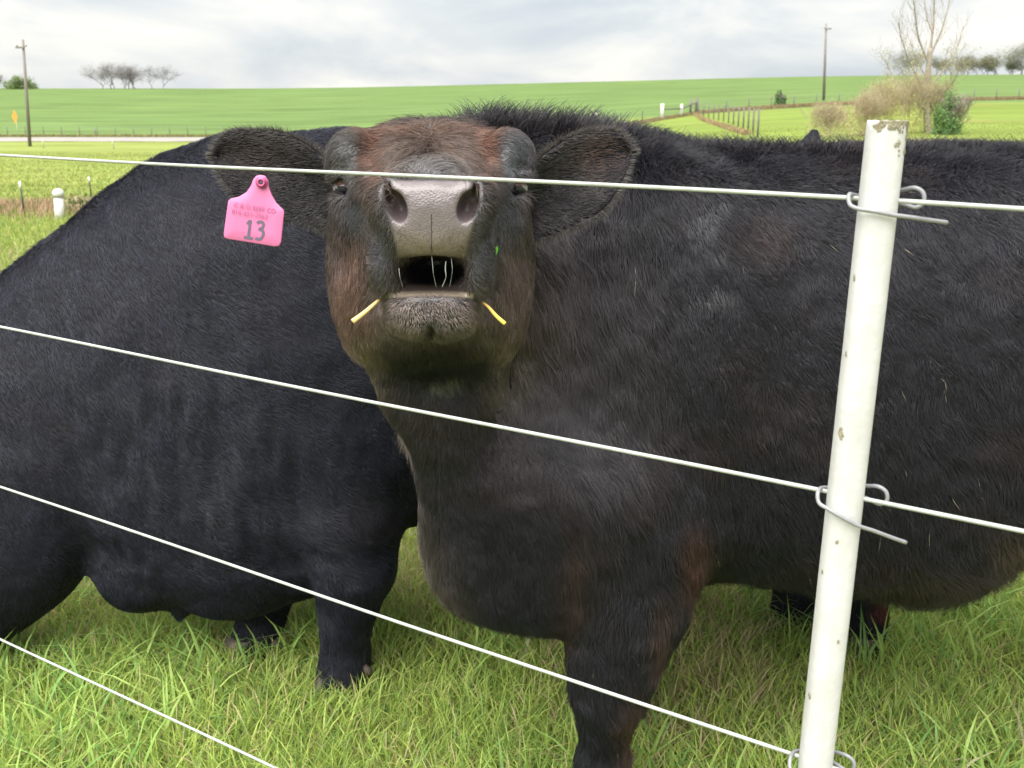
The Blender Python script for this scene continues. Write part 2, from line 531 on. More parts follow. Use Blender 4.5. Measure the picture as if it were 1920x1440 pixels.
def xloft(rows):
    """px rows (x, ytop, ybot, Yc, half width) -> x-axis loft stations"""
    o = []
    for x_, yt, yb, Yc, hw in rows:
        a, b = W(x_, yt, Yc), W(x_, yb, Yc)
        o.append(((a[0] + b[0]) / 2, Yc, (a[2] + b[2]) / 2, hw, (a[2] - b[2]) / 2))
    return o
def yloft(rows):
    """px rows (Y, xl, xr, yt, yb) -> y-axis loft stations"""
    o = []
    for Y, xl, xr, yt, yb in rows:
        a, b = W(xl, (yt + yb) / 2, Y), W(xr, (yt + yb) / 2, Y)
        t, u = W(0, yt, Y), W(0, yb, Y)
        o.append((Y, (a[0] + b[0]) / 2, (t[2] + u[2]) / 2, (b[0] - a[0]) / 2, (t[2] - u[2]) / 2))
    return o
def zloft(rows):
    """px rows (y, xl, xr, Yc, half depth) -> z-axis loft stations"""
    o = []
    for y_, xl, xr, Yc, hd in rows:
        a, b = W(xl, y_, Yc), W(xr, y_, Yc)
        o.append((a[2], (a[0] + b[0]) / 2, Yc, (b[0] - a[0]) / 2, hd))
    return o

def limb(g, pts, k=0.05):
    """pts: (point, radius) chain"""
    for (a, ra), (b, rb) in zip(pts[:-1], pts[1:]):
        p_cone(g, a, b, ra, rb, k)

# ------------------------------------------------------------------ hair
def sample_surface(V, Q, n, wfun=None):
    tri = np.concatenate([Q[:, [0, 1, 2]], Q[:, [0, 2, 3]]])
    A, B, C = V[tri[:, 0]], V[tri[:, 1]], V[tri[:, 2]]
    nr = np.cross(B - A, C - A); ar = np.linalg.norm(nr, axis=1) / 2
    w = ar.copy()
    if wfun is not None:
        w = w * wfun((A + B + C) / 3, nr / (2 * ar[:, None] + 1e-12))
    cdf = np.cumsum(w); cdf /= cdf[-1]
    t = np.searchsorted(cdf, rng.random(n))
    r1 = np.sqrt(rng.random(n))[:, None]; r2 = rng.random(n)[:, None]
    P = A[t] * (1 - r1) + B[t] * r1 * (1 - r2) + C[t] * r1 * r2
    return P, t, tri

def vert_normals(V, Q):
    n = np.cross(V[Q[:, 2]] - V[Q[:, 0]], V[Q[:, 3]] - V[Q[:, 1]])
    N = np.zeros_like(V)
    for k_ in range(4): np.add.at(N, Q[:, k_], n)
    return N / (np.linalg.norm(N, axis=1)[:, None] + 1e-12)

def make_hair(name, P, Nr, D, L, lift, C, rad, parent, pts=5, curl=0.0, clump=0.5, cscale=38, sag=0.0):
    n = len(P)
    jit = np.stack([fnoise(P, cscale, 41 + i, 2) - 0.5 for i in range(3)], 1) * 2
    jit2 = np.stack([vnoise(P, cscale * 0.33, 61 + i) - 0.5 for i in range(3)], 1) * 2
    ck_ = np.broadcast_to(np.asarray(clump, float), (n,))[:, None]
    D = D + jit * ck_ * 1.5 + jit2 * ck_ * 0.7 + rng.normal(0, 0.16, (n, 3))
    T = D - Nr * (D * Nr).sum(1)[:, None]
    T /= np.linalg.norm(T, axis=1)[:, None] + 1e-9
    lift = np.broadcast_to(np.asarray(lift, float), (n,)) * rng.uniform(0.6, 1.4, n)
    L = L * rng.uniform(0.65, 1.25, n)
    cl = np.stack([vnoise(P, cscale * 0.9, 71 + i) - 0.5 for i in range(3)], 1)
    out_ = np.zeros((n, pts, 3), np.float32)
    for j in range(pts):
        s = j / (pts - 1)
        d = T * (s * 1.0) + Nr * (lift * (s - 0.45 * s * s))[:, None]
        if curl: d = d + cl * (curl * math.sin(s * 4.0) * 0.5)
        q = P + d * L[:, None]
        q[:, 2] -= sag * L * s * s
        out_[:, j] = q
    out_[:, 0] = P - Nr * 0.002
    hc = bpy.data.hair_curves.new(name)
    hc.add_curves([pts] * n)
    if 'position' not in hc.attributes: hc.attributes.new('position', 'FLOAT_VECTOR', 'POINT')
    hc.attributes['position'].data.foreach_set('vector', out_.ravel())
    at = hc.attributes.new('radius', 'FLOAT', 'POINT') if 'radius' not in hc.attributes else hc.attributes['radius']
    prof = np.array([1.0, 1.0, 0.85, 0.55, 0.12])[:pts] if pts == 5 else np.linspace(1, 0.15, pts)
    rr = (np.broadcast_to(np.asarray(rad, float), (n,))[:, None] * prof[None, :]).astype(np.float32)
    at.data.foreach_set('value', rr.ravel())
    ca = hc.attributes.new('col', 'FLOAT_COLOR', 'CURVE')
    c4 = np.ones((n, 4), np.float32); c4[:, :3] = C
    ca.data.foreach_set('color', c4.ravel())
    hc.materials.append(M['hair'])
    o = link(name, hc, parent)
    return o

def blobs(px, py, lst, base):
    """mix colours/values by soft elliptical patches given on the animal"""
    out_ = np.array(np.broadcast_to(base, (len(px),) + np.shape(base)), float)
    for cx, cy, rx, ry, val, st in lst:
        w = st * np.exp(-(((px - cx) / rx) ** 2 + ((py - cy) / ry) ** 2) ** 1.5)
        if out_.ndim == 2: out_ = out_ * (1 - w[:, None]) + np.asarray(val) * w[:, None]
        else: out_ = out_ * (1 - w) + val * w
    return out_

def hoof_mesh(c, r, h, yaw=math.pi):
    """cloven hoof: two toes pointing along yaw"""
    mb = MB()
    f = np.array([math.cos(yaw), math.sin(yaw), 0]); s = np.array([-f[1], f[0], 0])
    for sg in (-1, 1):
        V = []; n = 10; rings = 5
        for i in range(rings):
            t = i / (rings - 1)
            for k in range(n):
                a = 2 * math.pi * k / n
                rx = r * (1.15 - 0.45 * t); ry = r * (0.47 - 0.08 * t)
                p = np.array(c) + f * (math.cos(a) * rx + r * 0.35 * (1 - t)) + s * (sg * r * 0.5 + math.sin(a) * ry) + np.array([0, 0, h * t])
                V.append(p)
        q = [(i * n + k, i * n + (k + 1) % n, (i + 1) * n + (k + 1) % n, (i + 1) * n + k) for i in range(rings - 1) for k in range(n)]
        V.append(np.mean(V[:n], 0)); V.append(np.mean(V[(rings - 1) * n:rings * n], 0))
        t3 = [(rings * n, (k + 1) % n, k) for k in range(n)] + [(rings * n + 1, (rings - 1) * n + k, (rings - 1) * n + (k + 1) % n) for k in range(n)]
        mb.add(np.array(V), [np.array(q), np.array(t3)])
    return mb

# ------------------------------------------------------------------ the cow at the fence
def head_prims(g):
    # skull and upper muzzle
    p_loft(g, 'y', yloft([
        (1.312, 770, 842, 385, 455), (1.320, 728, 886, 352, 480), (1.345, 706, 910, 345, 505), (1.385, 695, 922, 341, 525),
        (1.43, 704, 914, 334, 530), (1.49, 690, 928, 312, 545), (1.545, 660, 955, 290, 590), (1.60, 640, 973, 266, 620),
        (1.66, 634, 979, 252, 640), (1.72, 648, 968, 256, 640), (1.78, 720, 890, 300, 560)]), n=2.6, k=0.02)
    # lower jaw
    p_loft(g, 'y', yloft([
        (1.330, 770, 848, 565, 600), (1.338, 740, 878, 549, 622), (1.362, 724, 895, 541, 636), (1.395, 724, 895, 536, 634),
        (1.43, 722, 898, 530, 618), (1.49, 712, 908, 510, 640), (1.56, 684, 934, 470, 684), (1.62, 664, 952, 440, 710), (1.68, 668, 952, 430, 724), (1.75, 710, 920, 440, 700)]), n=2.25, k=0.03)
    # upper-lip lobes
    for x_ in (722, 896):
        p_ell(g, W(x_, 497, 1.372), (0.022, 0.045, 0.042), 0.02)
    # cheeks (masseter)
    for x_ in (676, 938):
        p_ell(g, W(x_, 510, 1.62), (0.042, 0.09, 0.12), 0.05)
    # orbits
    for x_, s in ((664, -1), (950, 1)):
        p_ell(g, W(x_ + s * 0, 300, 1.615), (0.040, 0.055, 0.044), 0.03)
        p_ell(g, W(x_ + s * -2, 405, 1.565), (0.026, 0.05, 0.05), 0.03)
        p_ell(g, W(x_ - s * 20, 352, 1.545), (0.02, 0.03, 0.03), 0.025)
    # bridge of the nose
    p_cone(g, W(806, 372, 1.38), W(806, 345, 1.60), 0.045, 0.055, 0.03)
    # forelock bulge / poll
    p_ell(g, W(808, 292, 1.68), (0.10, 0.06, 0.04), 0.05)
    # eye sockets
    for x_, sg in ((646, -1), (968, 1)):
        ca, sa = math.cos(0.5 * sg), math.sin(0.5 * sg)
        R = np.array([[ca, 0, sa], [0, 1, 0], [-sa, 0, ca]])
        p_ell(g, W(x_ + sg * 2, 334, 1.575), (0.021, 0.016, 0.007), 0.010, rot=R)
        p_ell(g, W(x_ - sg * 2, 372, 1.570), (0.018, 0.014, 0.006), 0.010, rot=R)
        p_ell(g, W(x_, 352, 1.560), (0.0160, 0.034, 0.0130), 0.007, 'cut', R)
    # mouth cavity
    p_ell(g, W(810, 511, 1.36), (0.045, 0.085, 0.0235), 0.012, 'cut')
    p_ell(g, W(810, 500, 1.34), (0.040, 0.05, 0.014), 0.012, 'cut')
    # nostril wings then nostrils
    for x_, s in ((741, -1), (878, 1)):
        p_ell(g, W(x_ + s * 8, 384, 1.345), (0.030, 0.030, 0.038), 0.016)
    for x_, s in ((745, -1), (876, 1)):
        ca, sa = math.cos(0.30 * s), math.sin(0.30 * s)
        R = np.array([[ca, 0, -sa], [0, 1, 0], [sa, 0, ca]])
        p_ell(g, W(x_, 388, 1.322), (0.0122, 0.034, 0.0200), 0.007, 'cut', R)
        p_ell(g, W(x_ + s * 16, 366, 1.330), (0.004, 0.028, 0.016), 0.006, 'cut')
    # chin cleft, philtrum
    p_ell(g, W(808, 636, 1.345), (0.006, 0.03, 0.02), 0.012, 'cut')
    p_ell(g, W(809, 452, 1.304), (0.0012, 0.008, 0.03), 0.004, 'cut')

def cow1_sdf(g):
    # barrel
    p_loft(g, 'x', xloft([
        (1010, 380, 900, 1.93, 0.10), (1060, 310, 1000, 1.95, 0.18), (1130, 284, 1050, 1.97, 0.245), (1250, 278, 1065, 1.99, 0.275), (1400, 280, 1052, 2.0, 0.285),
        (1560, 282, 1062, 2.0, 0.295), (1720, 282, 1095, 2.0, 0.30), (1820, 282, 1070, 2.0, 0.30), (1920, 285, 1015, 2.0, 0.295),
        (2150, 278, 985, 2.03, 0.28), (2400, 282, 950, 2.05, 0.26), (2560, 320, 900, 2.05, 0.20), (2640, 420, 800, 2.05, 0.06)]), n=2.35, k=0.06)
    # neck and crest
    limb(g, [(W(812, 500, 1.78), 0.145), (W(960, 600, 1.92), 0.20), (W(1180, 640, 1.97), 0.26)], 0.08)
    limb(g, [(W(815, 370, 1.80), 0.085), (W(930, 352, 1.88), 0.090), (W(1060, 362, 1.95), 0.10), (W(1180, 390, 1.99), 0.12)], 0.06)
    # chest
    p_loft(g, 'z', zloft([
        (600, 790, 1250, 1.90, 0.14), (740, 755, 1280, 1.85, 0.18), (850, 800, 1300, 1.82, 0.21), (960, 822, 1310, 1.83, 0.20), (1060, 845, 1290, 1.84, 0.18),
        (1110, 875, 1220, 1.84, 0.15), (1144, 920, 1130, 1.84, 0.09), (1160, 960, 1060, 1.84, 0.03)]), n=2.2, k=0.06)
    # dewlap fold
    p_loft(g, 'z', zloft([
        (640, 690, 930, 1.66, 0.05), (700, 702, 935, 1.66, 0.06), (760, 722, 925, 1.665, 0.065), (830, 768, 922, 1.68, 0.065), (900, 790, 925, 1.70, 0.065), (1000, 800, 935, 1.725, 0.065),
        (1065, 812, 960, 1.74, 0.07), (1112, 838, 985, 1.76, 0.065), (1142, 876, 1030, 1.77, 0.05), (1156, 925, 1000, 1.78, 0.02)]), n=2.1, k=0.045)
    # shoulder and near foreleg
    p_ell(g, W(1235, 640, 1.84), (0.19, 0.14, 0.30), 0.08)
    p_ell(g, W(1195, 960, 1.80), (0.13, 0.13, 0.17), 0.06)
    limb(g, [(W(1185, 980, 1.79), 0.135), (W(1168, 1120, 1.765), 0.116), (W(1152, 1215, 1.75), 0.088), (W(1145, 1262, 1.745), 0.068), (W(1143, 1295, 1.743), 0.062), (W(1136, 1345, 1.75), 0.044),
             (W(1131, 1420, 1.765), 0.043), (W(1120, 1500, 1.745), 0.054), ], 0.03)
    f0 = W(1118, 1508, 1.745)
    limb(g, [(f0, 0.052), ((f0[0] - 0.02, f0[1] - 0.02, 0.05), 0.05)], 0.03)
    # far foreleg
    limb(g, [(W(1190, 960, 2.08), 0.13), (W(1165, 1160, 2.1), 0.075), (W(1150, 1230, 2.1), 0.06), ((0.22, 2.09, 0.16), 0.048), ((0.215, 2.08, 0.05), 0.05)], 0.04)
    # hind legs (outside the picture to the right)
    for dy, yy in ((0.14, 0.0), (-0.14, 0.04)):
        Y = 2.05 + dy
        limb(g, [((1.58 + yy, Y, 0.85), 0.20), ((1.48 + yy, Y, 0.60), 0.13), ((1.62 + yy, Y, 0.44), 0.075), ((1.58 + yy, Y, 0.18), 0.048), ((1.55 + yy, Y, 0.05), 0.052)], 0.05)
    # tail
    limb(g, [((1.72, 2.06, 1.22), 0.035), ((1.80, 2.06, 1.05), 0.028), ((1.80, 2.06, 0.6), 0.022), ((1.79, 2.06, 0.35), 0.03)], 0.03)
    head_prims(g)

def ear_mesh(root_t, root_b, top, bot, back, thick=0.006, nu=18, nv=13):
    """ear shell between an upper and a lower edge (splines root->tip), cupped away from the viewer"""
    A = spline(top, 6); B = spline(bot, 6)
    def res(P, n):
        d = np.concatenate([[0], np.cumsum(np.linalg.norm(np.diff(P, axis=0), axis=1))]); s = np.linspace(0, d[-1], n)
        return np.stack([np.interp(s, d, P[:, i]) for i in range(3)], 1)
    A, B = res(A, nu), res(B, nu)
    G = np.zeros((nu, nv, 3))
    for i in range(nu):
        for j in range(nv):
            w = j / (nv - 1)
            p = A[i] * (1 - w) + B[i] * w
            cup = math.sin(math.pi * w) ** 1.7 * back * (1 - 0.45 * (i / (nu - 1)))
            p = p + np.array([0, cup, 0])
            G[i, j] = p
    V1 = G.reshape(-1, 3)
    off = np.array([0, thick, 0])
    V = np.vstack([V1, V1 + off])
    n = nu * nv
    i = (np.arange(nu - 1)[:, None] * nv + np.arange(nv - 1)[None, :]).ravel()
    fr = np.stack([i, i + 1, i + nv + 1, i + nv], 1)
    bk = fr[:, ::-1] + n
    rim = []
    loop = [k for k in range(nv)] + [k * nv + nv - 1 for k in range(1, nu)] + [(nu - 1) * nv + k for k in range(nv - 2, -1, -1)] + [k * nv for k in range(nu - 2, 0, -1)]
    for a, b in zip(loop, loop[1:] + loop[:1]): rim.append((b, a, a + n, b + n))
    Q = np.concatenate([fr, bk, np.array(rim)])
    # orient so the front layer faces the viewer (-Y)
    nn = np.cross(V[fr[0, 1]] - V[fr[0, 0]], V[fr[0, 2]] - V[fr[0, 0]])
    if nn[1] > 0: Q = Q[:, ::-1]
    return V, Q

BLACK = np.array([0.0165, 0.0165, 0.0212])
def cow1():
    hb_lo = np.array([-0.36, 1.26, 0.90]); hb_hi = np.array([0.12, 1.70, 1.46])
    g = Grid((-0.45, 1.25, -0.02), (1.95, 2.42, 1.48), 0.0125)
    cow1_sdf(g)
    V1, Q1 = surface_nets(g)
    V1 = relax(V1, Q1, 2)
    c = V1[Q1].mean(1)
    inside = np.all((c > hb_lo + 0.012) & (c < hb_hi - 0.012), axis=1)
    V1, Q1 = compact(V1, Q1[~inside])
    g2 = Grid(hb_lo, hb_hi, 0.0034)
    cow1_sdf(g2)
    V2, Q2 = surface_nets(g2)
    V2 = relax(V2, Q2, 2)
    n1_ = vert_normals(V1, Q1)
    am = sstep(1.70, 1.78, V1[:, 1]) * sstep(0.30, 0.45, V1[:, 2])
    am = am * (1 - np.all((V1 > hb_lo - 0.05) & (V1 < hb_hi + 0.05), axis=1))
    V1 = V1 + n1_ * ((fnoise(V1 * np.array([1, 1, 0.6]), 6, 311, 3) - 0.5) * 0.035 * am)[:, None]
    # ears
    e1 = ear_mesh(None, None,
        [W(632, 318, 1.62), W(590, 282, 1.63), W(535, 252, 1.64), W(478, 246, 1.645), W(432, 248, 1.64), W(406, 272, 1.635), W(402, 290, 1.63)],
        [W(628, 440, 1.63), W(580, 420, 1.63), W(520, 402, 1.62), W(462, 385, 1.61), W(432, 355, 1.61), W(411, 324, 1.62), W(403, 296, 1.63)], 0.03)
    e2 = ear_mesh(None, None,
        [W(985, 322, 1.62), W(1020, 290, 1.63), W(1062, 262, 1.64), W(1108, 246, 1.645), W(1150, 246, 1.64), W(1174, 264, 1.635), W(1182, 284, 1.63)],
        [W(990, 450, 1.63), W(1035, 440, 1.63), W(1085, 418, 1.62), W(1130, 393, 1.61), W(1156, 358, 1.61), W(1174, 320, 1.62), W(1182, 291, 1.63)], 0.03)
    Vs, Qs, off = [], [], 0
    for v, q in ((V1, Q1), (V2, Q2), e1, e2):
        Vs.append(v); Qs.append(q + off); off += len(v)
    nv_head0 = len(V1); nv_head1 = len(V1) + len(V2)
    V = np.concatenate(Vs); Q = np.concatenate(Qs)
    N = np.concatenate([vert_normals(v, q) for v, q in ((V1, Q1), (V2, Q2), e1, e2)])
    px, py = PX(V)
    # skin colours
    C = np.tile(BLACK * 0.8, (len(V), 1))
    hd = np.zeros(len(V), bool); hd[nv_head0:nv_head1] = True
    front = V[:, 1] < 1.40
    # nose pad mask: trapezoid with rounded top corners
    def pad_mask(px, py, Y):
        half = np.interp(py, [338, 345, 362, 400, 440, 482], [70, 82, 96, 82, 72, 62])
        m = sstep(6, -6, np.abs(px - 809) - half) * sstep(487, 478, py + 0.0016 * (px - 809) ** 2 * 0) * sstep(336, 342, py) * (Y < 1.375)
        return m
    pm = pad_mask(px, py, V[:, 1]) * hd
    nose_c = np.array([0.128, 0.108, 0.113])
    nose_low = np.array([0.115, 0.092, 0.075])
    tcol = sstep(410, 470, py)[:, None]
    nc = nose_c * (1 - tcol) + nose_low * tcol
    nc = nc * (0.82 + 0.36 * fnoise(V, 180, 5, 2)[:, None])
    C = C * (1 - pm[:, None]) + nc * pm[:, None]
    # nostril interiors
    ns = np.zeros(len(V))
    for cx in (747, 874):
        ns = np.maximum(ns, np.exp(-(((px - cx) / 24) ** 2 + ((py - 388) / 32) ** 2) ** 2) * sstep(1.328, 1.337, V[:, 1]) * hd)
    C = C * (1 - ns[:, None]) + np.array([0.13, 0.10, 0.105]) * ns[:, None]
    # lower lip rim
    lip = (0.45 + 0.8 * fnoise(V, 90, 7, 2)) * sstep(9, 2, np.abs(py - (549 + 0.0009 * (px - 808) ** 2))) * sstep(84, 76, np.abs(px - 808)) * (V[:, 1] < 1.40) * hd
    lipc = np.array([0.26, 0.21, 0.16])
    C = C * (1 - lip[:, None]) + lipc * lip[:, None]
    lt = sstep(530, 536, py) * sstep(548, 542, py) * sstep(80, 66, np.abs(px - 808)) * (V[:, 1] < 1.42) * hd * (1 - lip)
    C = C * (1 - lt[:, None]) + np.array([0.10, 0.075, 0.062]) * lt[:, None]
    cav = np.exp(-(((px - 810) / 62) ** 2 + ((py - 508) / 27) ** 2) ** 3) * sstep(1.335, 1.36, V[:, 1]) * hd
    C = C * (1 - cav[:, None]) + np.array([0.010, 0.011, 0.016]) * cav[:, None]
    me = mesh_np('cow', V, Q, M['nose'], True, C)
    me.materials.append(M['skin'])
    if len(me.polygons) == len(Q):
        mi = np.where((Q[:, 0] >= nv_head0) & (Q[:, 0] < nv_head1), 0, 1).astype(np.int32)
        me.polygons.foreach_set('material_index', mi)
    body = link('cow', me)
    tag(body, 'black cow with reddish forehead lifting its open mouth towards the camera at the wire fence', 'cow', 'black cattle at the fence')

    # ---- coat
    def nohair(p, n_):
        x_, y_ = PX(p)
        hdm = (p[:, 1] < 1.40)
        pmk = pad_mask(x_, y_, p[:, 1])
        m = 1 - pmk * (1 - 0.5 * sstep(405, 450, y_))
        l = (sstep(17, 9, np.abs(y_ - (544 + 0.0009 * (x_ - 808) ** 2))) * sstep(90, 80, np.abs(x_ - 808)) * hdm)
        cv = np.exp(-(((x_ - 810) / 66) ** 2 + ((y_ - 508) / 30) ** 2) ** 3) * (p[:, 1] < 1.46)
        ey = np.zeros(len(p))
        for cx in (646, 968): ey = np.maximum(ey, np.exp(-(((x_ - cx) / 20) ** 2 + ((y_ - 352) / 17) ** 2) ** 2) * (p[:, 1] < 1.62))
        return np.clip(m, 0, 1) * (1 - l) * (1 - np.clip(cv * 1.4, 0, 1)) * (1 - np.clip(ey * 1.3, 0, 1))
    def wf(p, n_):
        x_, y_ = PX(p)
        view = p - np.array([0, 0, H]); view /= np.linalg.norm(view, axis=1)[:, None]
        fc = (n_ * view).sum(1)
        w = np.where(fc < 0.25, 1.0, 0.18)
        w = w * np.where((x_ > -150) & (x_ < 2150), 1, 0.12)
        head = (p[:, 1] < 1.70) & (p[:, 0] < 0.14)
        w = w * np.where(head, 2.6, 1.0)
        return w * nohair(p, n_)
    n = 400000
    P, t, tri = sample_surface(V, Q, n, wf)
    Nn = N[tri[t]].mean(1); Nn /= np.linalg.norm(Nn, axis=1)[:, None] + 1e-9
    x_, y_ = PX(P); Y = P[:, 1]
    eartri = tri[t][:, 0] >= nv_head1
    headw = sstep(1.74, 1.64, Y) * sstep(0.16, 0.06, P[:, 0])
    headw = np.where(eartri, 0, headw)
    # directions
    D = np.tile([0.45, 0.0, -0.85], (n, 1)).astype(float)
    D += np.stack([0 * x_, 0 * x_, -0.6 * sstep(1400, 1050, x_)], 1)
    dl = sstep(1000, 880, x_) * sstep(700, 800, y_)
    D = D * (1 - dl[:, None]) + np.array([0.05, 0, -1.0]) * dl[:, None]
    low = sstep(1060, 1120, y_) * sstep(1040, 1080, x_)
    D = D * (1 - low[:, None]) + np.array([0.1, 0, -1.0]) * low[:, None]
    wh = W(808, 262, 1.63)
    R = P - wh
    face = np.stack([R[:, 0] * 1.3, R[:, 1] * 0.2, R[:, 2] * 1.0 - 0.02], 1); face /= np.linalg.norm(face, axis=1)[:, None] + 1e-6
    ck = sstep(330, 440, y_)
    down = np.stack([np.sign(R[:, 0]) * 0.25, 0.25 + 0 * R[:, 0], -1 + 0 * R[:, 0]], 1)
    face = face * (1 - ck[:, None]) + down * ck[:, None]
    mz = sstep(1.46, 1.38, Y)
    mzd = np.stack([R[:, 0] * 5, 0.5 + 0 * R[:, 0], -0.5 + 0 * R[:, 0]], 1)
    face = face * (1 - mz[:, None]) + mzd * mz[:, None]
    D = D * (1 - headw[:, None]) + face * headw[:, None]
    se = np.where(x_ < 800, -1.0, 1.0)
    ed = np.stack([se, 0 * x_, 0.15 - 0.5 * sstep(320, 420, y_)], 1)
    D = np.where(eartri[:, None], ed, D)
    # lengths
    L = np.full(n, 0.034)
    L = L + 0.022 * sstep(1350, 1000, x_) * sstep(420, 560, y_) * sstep(1180, 1000, y_)
    L = L * (1 - 0.48 * sstep(1180, 1320, x_) * sstep(900, 620, y_))
    L = L + 0.030 * sstep(1000, 1080, y_) * sstep(1340, 1450, x_) 
    top = sstep(0.55, 0.85, Nn[:, 2]) * sstep(420, 300, y_)
    hl = blobs(x_, y_, [(808, 280, 130, 50, 0.034, 1), (660, 560, 40, 150, 0.026, 1), (960, 560, 40, 150, 0.026, 1), (808, 700, 160, 60, 0.028, 1),
                        (655, 295, 36, 48, 0.006, 1), (952, 295, 36, 48, 0.006, 1), (668, 410, 30, 50, 0.007, 1), (948, 410, 30, 50, 0.007, 1),
                        (808, 335, 60, 26, 0.007, 0.9), (712, 460, 34, 95, 0.006, 1), (906, 460, 34, 95, 0.006, 1), (808, 590, 90, 48, 0.0045, 1)], 0.020)
    L = L * (1 - headw) + hl * headw
    L = np.where(eartri, 0.011, L)
    lift = 0.30 + 0.0 * L
    topm = top * (1 - headw) * (~eartri)
    lift = lift + 1.8 * topm
    L = L * (1 - 0.42 * topm)
    fh = np.exp(-(((x_ - 808) / 120) ** 2 + ((y_ - 270) / 45) ** 2) ** 2)
    lift = lift * (1 - headw) + (0.28 + 0.25 * fh) * headw
    stub = pad_mask(x_, y_, Y) > 0.5
    L = np.where(stub, 0.0035, L); D = np.where(stub[:, None], np.array([0, -0.1, -1.0]), D); lift = np.where(stub, 0.15, lift)
    near_wh = np.exp(-(((x_ - 808) / 16) ** 2 + ((y_ - 255) / 14) ** 2))[:, None] * headw[:, None]
    D = D + rng.normal(0, 1.6, (n, 3)) * near_wh
    # colours
    br = fnoise(P, 7.0, 81, 3)
    Cc = np.tile(BLACK, (n, 1))
    bm = sstep(0.52, 0.74, br)[:, None] * 0.55
    Cc = Cc * (1 - bm) + np.array([0.030, 0.022, 0.022]) * bm
    def mixb(Cc, lst, mask=None):
        for cx, cy, rx, ry, val, st in lst:
            w = st * np.exp(-(((x_ - cx) / rx) ** 2 + ((y_ - cy) / ry) ** 2) ** 1.5)
            if mask is not None: w = w * mask
            Cc = Cc * (1 - w[:, None]) + np.asarray(val) * w[:, None]
        return Cc
    nb = (1 - headw) * (~eartri)
    lk = sstep(0.45, 0.7, fnoise(P, 26, 95, 2))
    Cc = mixb(Cc, [(1330, 480, 55, 130, (0.085, 0.085, 0.095), 0.75), (1120, 470, 30, 90, (0.075, 0.067, 0.063), 0.55), (1060, 800, 190, 260, (0.040, 0.036, 0.041), 0.6)], nb * lk)
    Cc = mixb(Cc, [(1080, 680, 180, 280, (0.040, 0.036, 0.040), 0.7)], nb)
    Cc = mixb(Cc, [
        (838, 930, 55, 260, (0.135, 0.112, 0.097), 0.85), (750, 770, 75, 80, (0.150, 0.125, 0.108), 0.85),
        (890, 800, 70, 90, (0.10, 0.084, 0.075), 0.7),
        (1015, 560, 60, 170, (0.080, 0.062, 0.060), 0.6),
        (1055, 1080, 36, 120, (0.075, 0.036, 0.027), 0.7), (1300, 1050, 36, 80, (0.070, 0.034, 0.026), 0.65),
        (1190, 1380, 40, 90, (0.065, 0.038, 0.028), 0.7), (1240, 1200, 24, 90, (0.060, 0.036, 0.030), 0.6),
        (1430, 450, 70, 50, (0.034, 0.024, 0.024), 0.6),
        (1760, 1085, 150, 36, (0.065, 0.052, 0.042), 0.5), (1905, 1030, 60, 50, (0.085, 0.062, 0.046), 0.6)], nb)
    hw_ = headw * (~eartri)
    Cc = mixb(Cc, [
        (808, 450, 260, 330, (0.062, 0.050, 0.047), 0.9),
        (665, 560, 48, 120, (0.17, 0.105, 0.088), 0.85), (955, 560, 48, 130, (0.115, 0.085, 0.080), 0.8),
        (690, 430, 30, 80, (0.14, 0.085, 0.065), 0.5),
        (675, 690, 60, 70, (0.20, 0.165, 0.14), 0.85), (945, 690, 50, 70, (0.16, 0.132, 0.118), 0.8),
        (808, 275, 100, 60, (0.095, 0.066, 0.052), 0.9), (712, 285, 36, 60, (0.125, 0.064, 0.045), 0.9), (905, 278, 34, 50, (0.135, 0.068, 0.047), 0.9),
        (790, 245, 160, 10, (0.13, 0.070, 0.048), 0.5),
        (655, 295, 33, 50, (0.082, 0.083, 0.080), 0.97), (957, 295, 33, 50, (0.064, 0.070, 0.078), 0.97),
        (668, 405, 28, 44, (0.042, 0.046, 0.050), 0.9), (950, 410, 28, 50, (0.042, 0.045, 0.052), 0.9),
        (808, 322, 55, 24, (0.125, 0.120, 0.122), 0.9),
        (712, 470, 30, 90, (0.055, 0.055, 0.062), 0.95), (908, 470, 30, 90, (0.052, 0.051, 0.060), 0.95),
        (808, 585, 95, 48, (0.215, 0.172, 0.165), 0.95), (808, 612, 24, 26, (0.060, 0.055, 0.058), 0.7),
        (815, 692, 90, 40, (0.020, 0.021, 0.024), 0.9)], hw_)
    Cc = mixb(Cc, [(812, 690, 105, 48, (0.011, 0.012, 0.014), 0.93)], (~eartri) * (y_ > 640))  # this and the last patch above paint under-chin shade into the hair
    Cc = np.where(stub[:, None], np.array([0.105, 0.082, 0.060]), Cc)
    Ce = np.tile([0.036, 0.034, 0.035], (n, 1))
    we = np.exp(-(((x_ - 1125) / 55) ** 2 + ((y_ - 290) / 45) ** 2))[:, None] + 0.5 * np.exp(-(((x_ - 490) / 60) ** 2 + ((y_ - 290) / 45) ** 2))[:, None]
    Ce = Ce * (1 - we * 0.6) + np.array([0.075, 0.042, 0.032]) * we * 0.6
    Cc = np.where(eartri[:, None], Ce, Cc)
    lock = 0.62 + 0.95 * fnoise(P, 75, 97, 2)[:, None] ** 1.5
    Cc = Cc * rng.uniform(0.55, 1.6, (n, 1)) * lock
    fk = (rng.random(n) < 0.00035) & (headw < 0.2) & (~eartri)
    Cc[fk] = np.array([0.30, 0.27, 0.20])
    make_hair('coat', P, Nn, D, L, lift, Cc, np.where(stub, 0.00018, np.where(headw > 0.5, 0.00028, 0.00036)), body, curl=0.5, clump=np.where(eartri, 0.10, 0.42), cscale=36, sag=0.12)
    # ear rims
    pts_, nrm_, dd_, cc_ = [], [], [], []
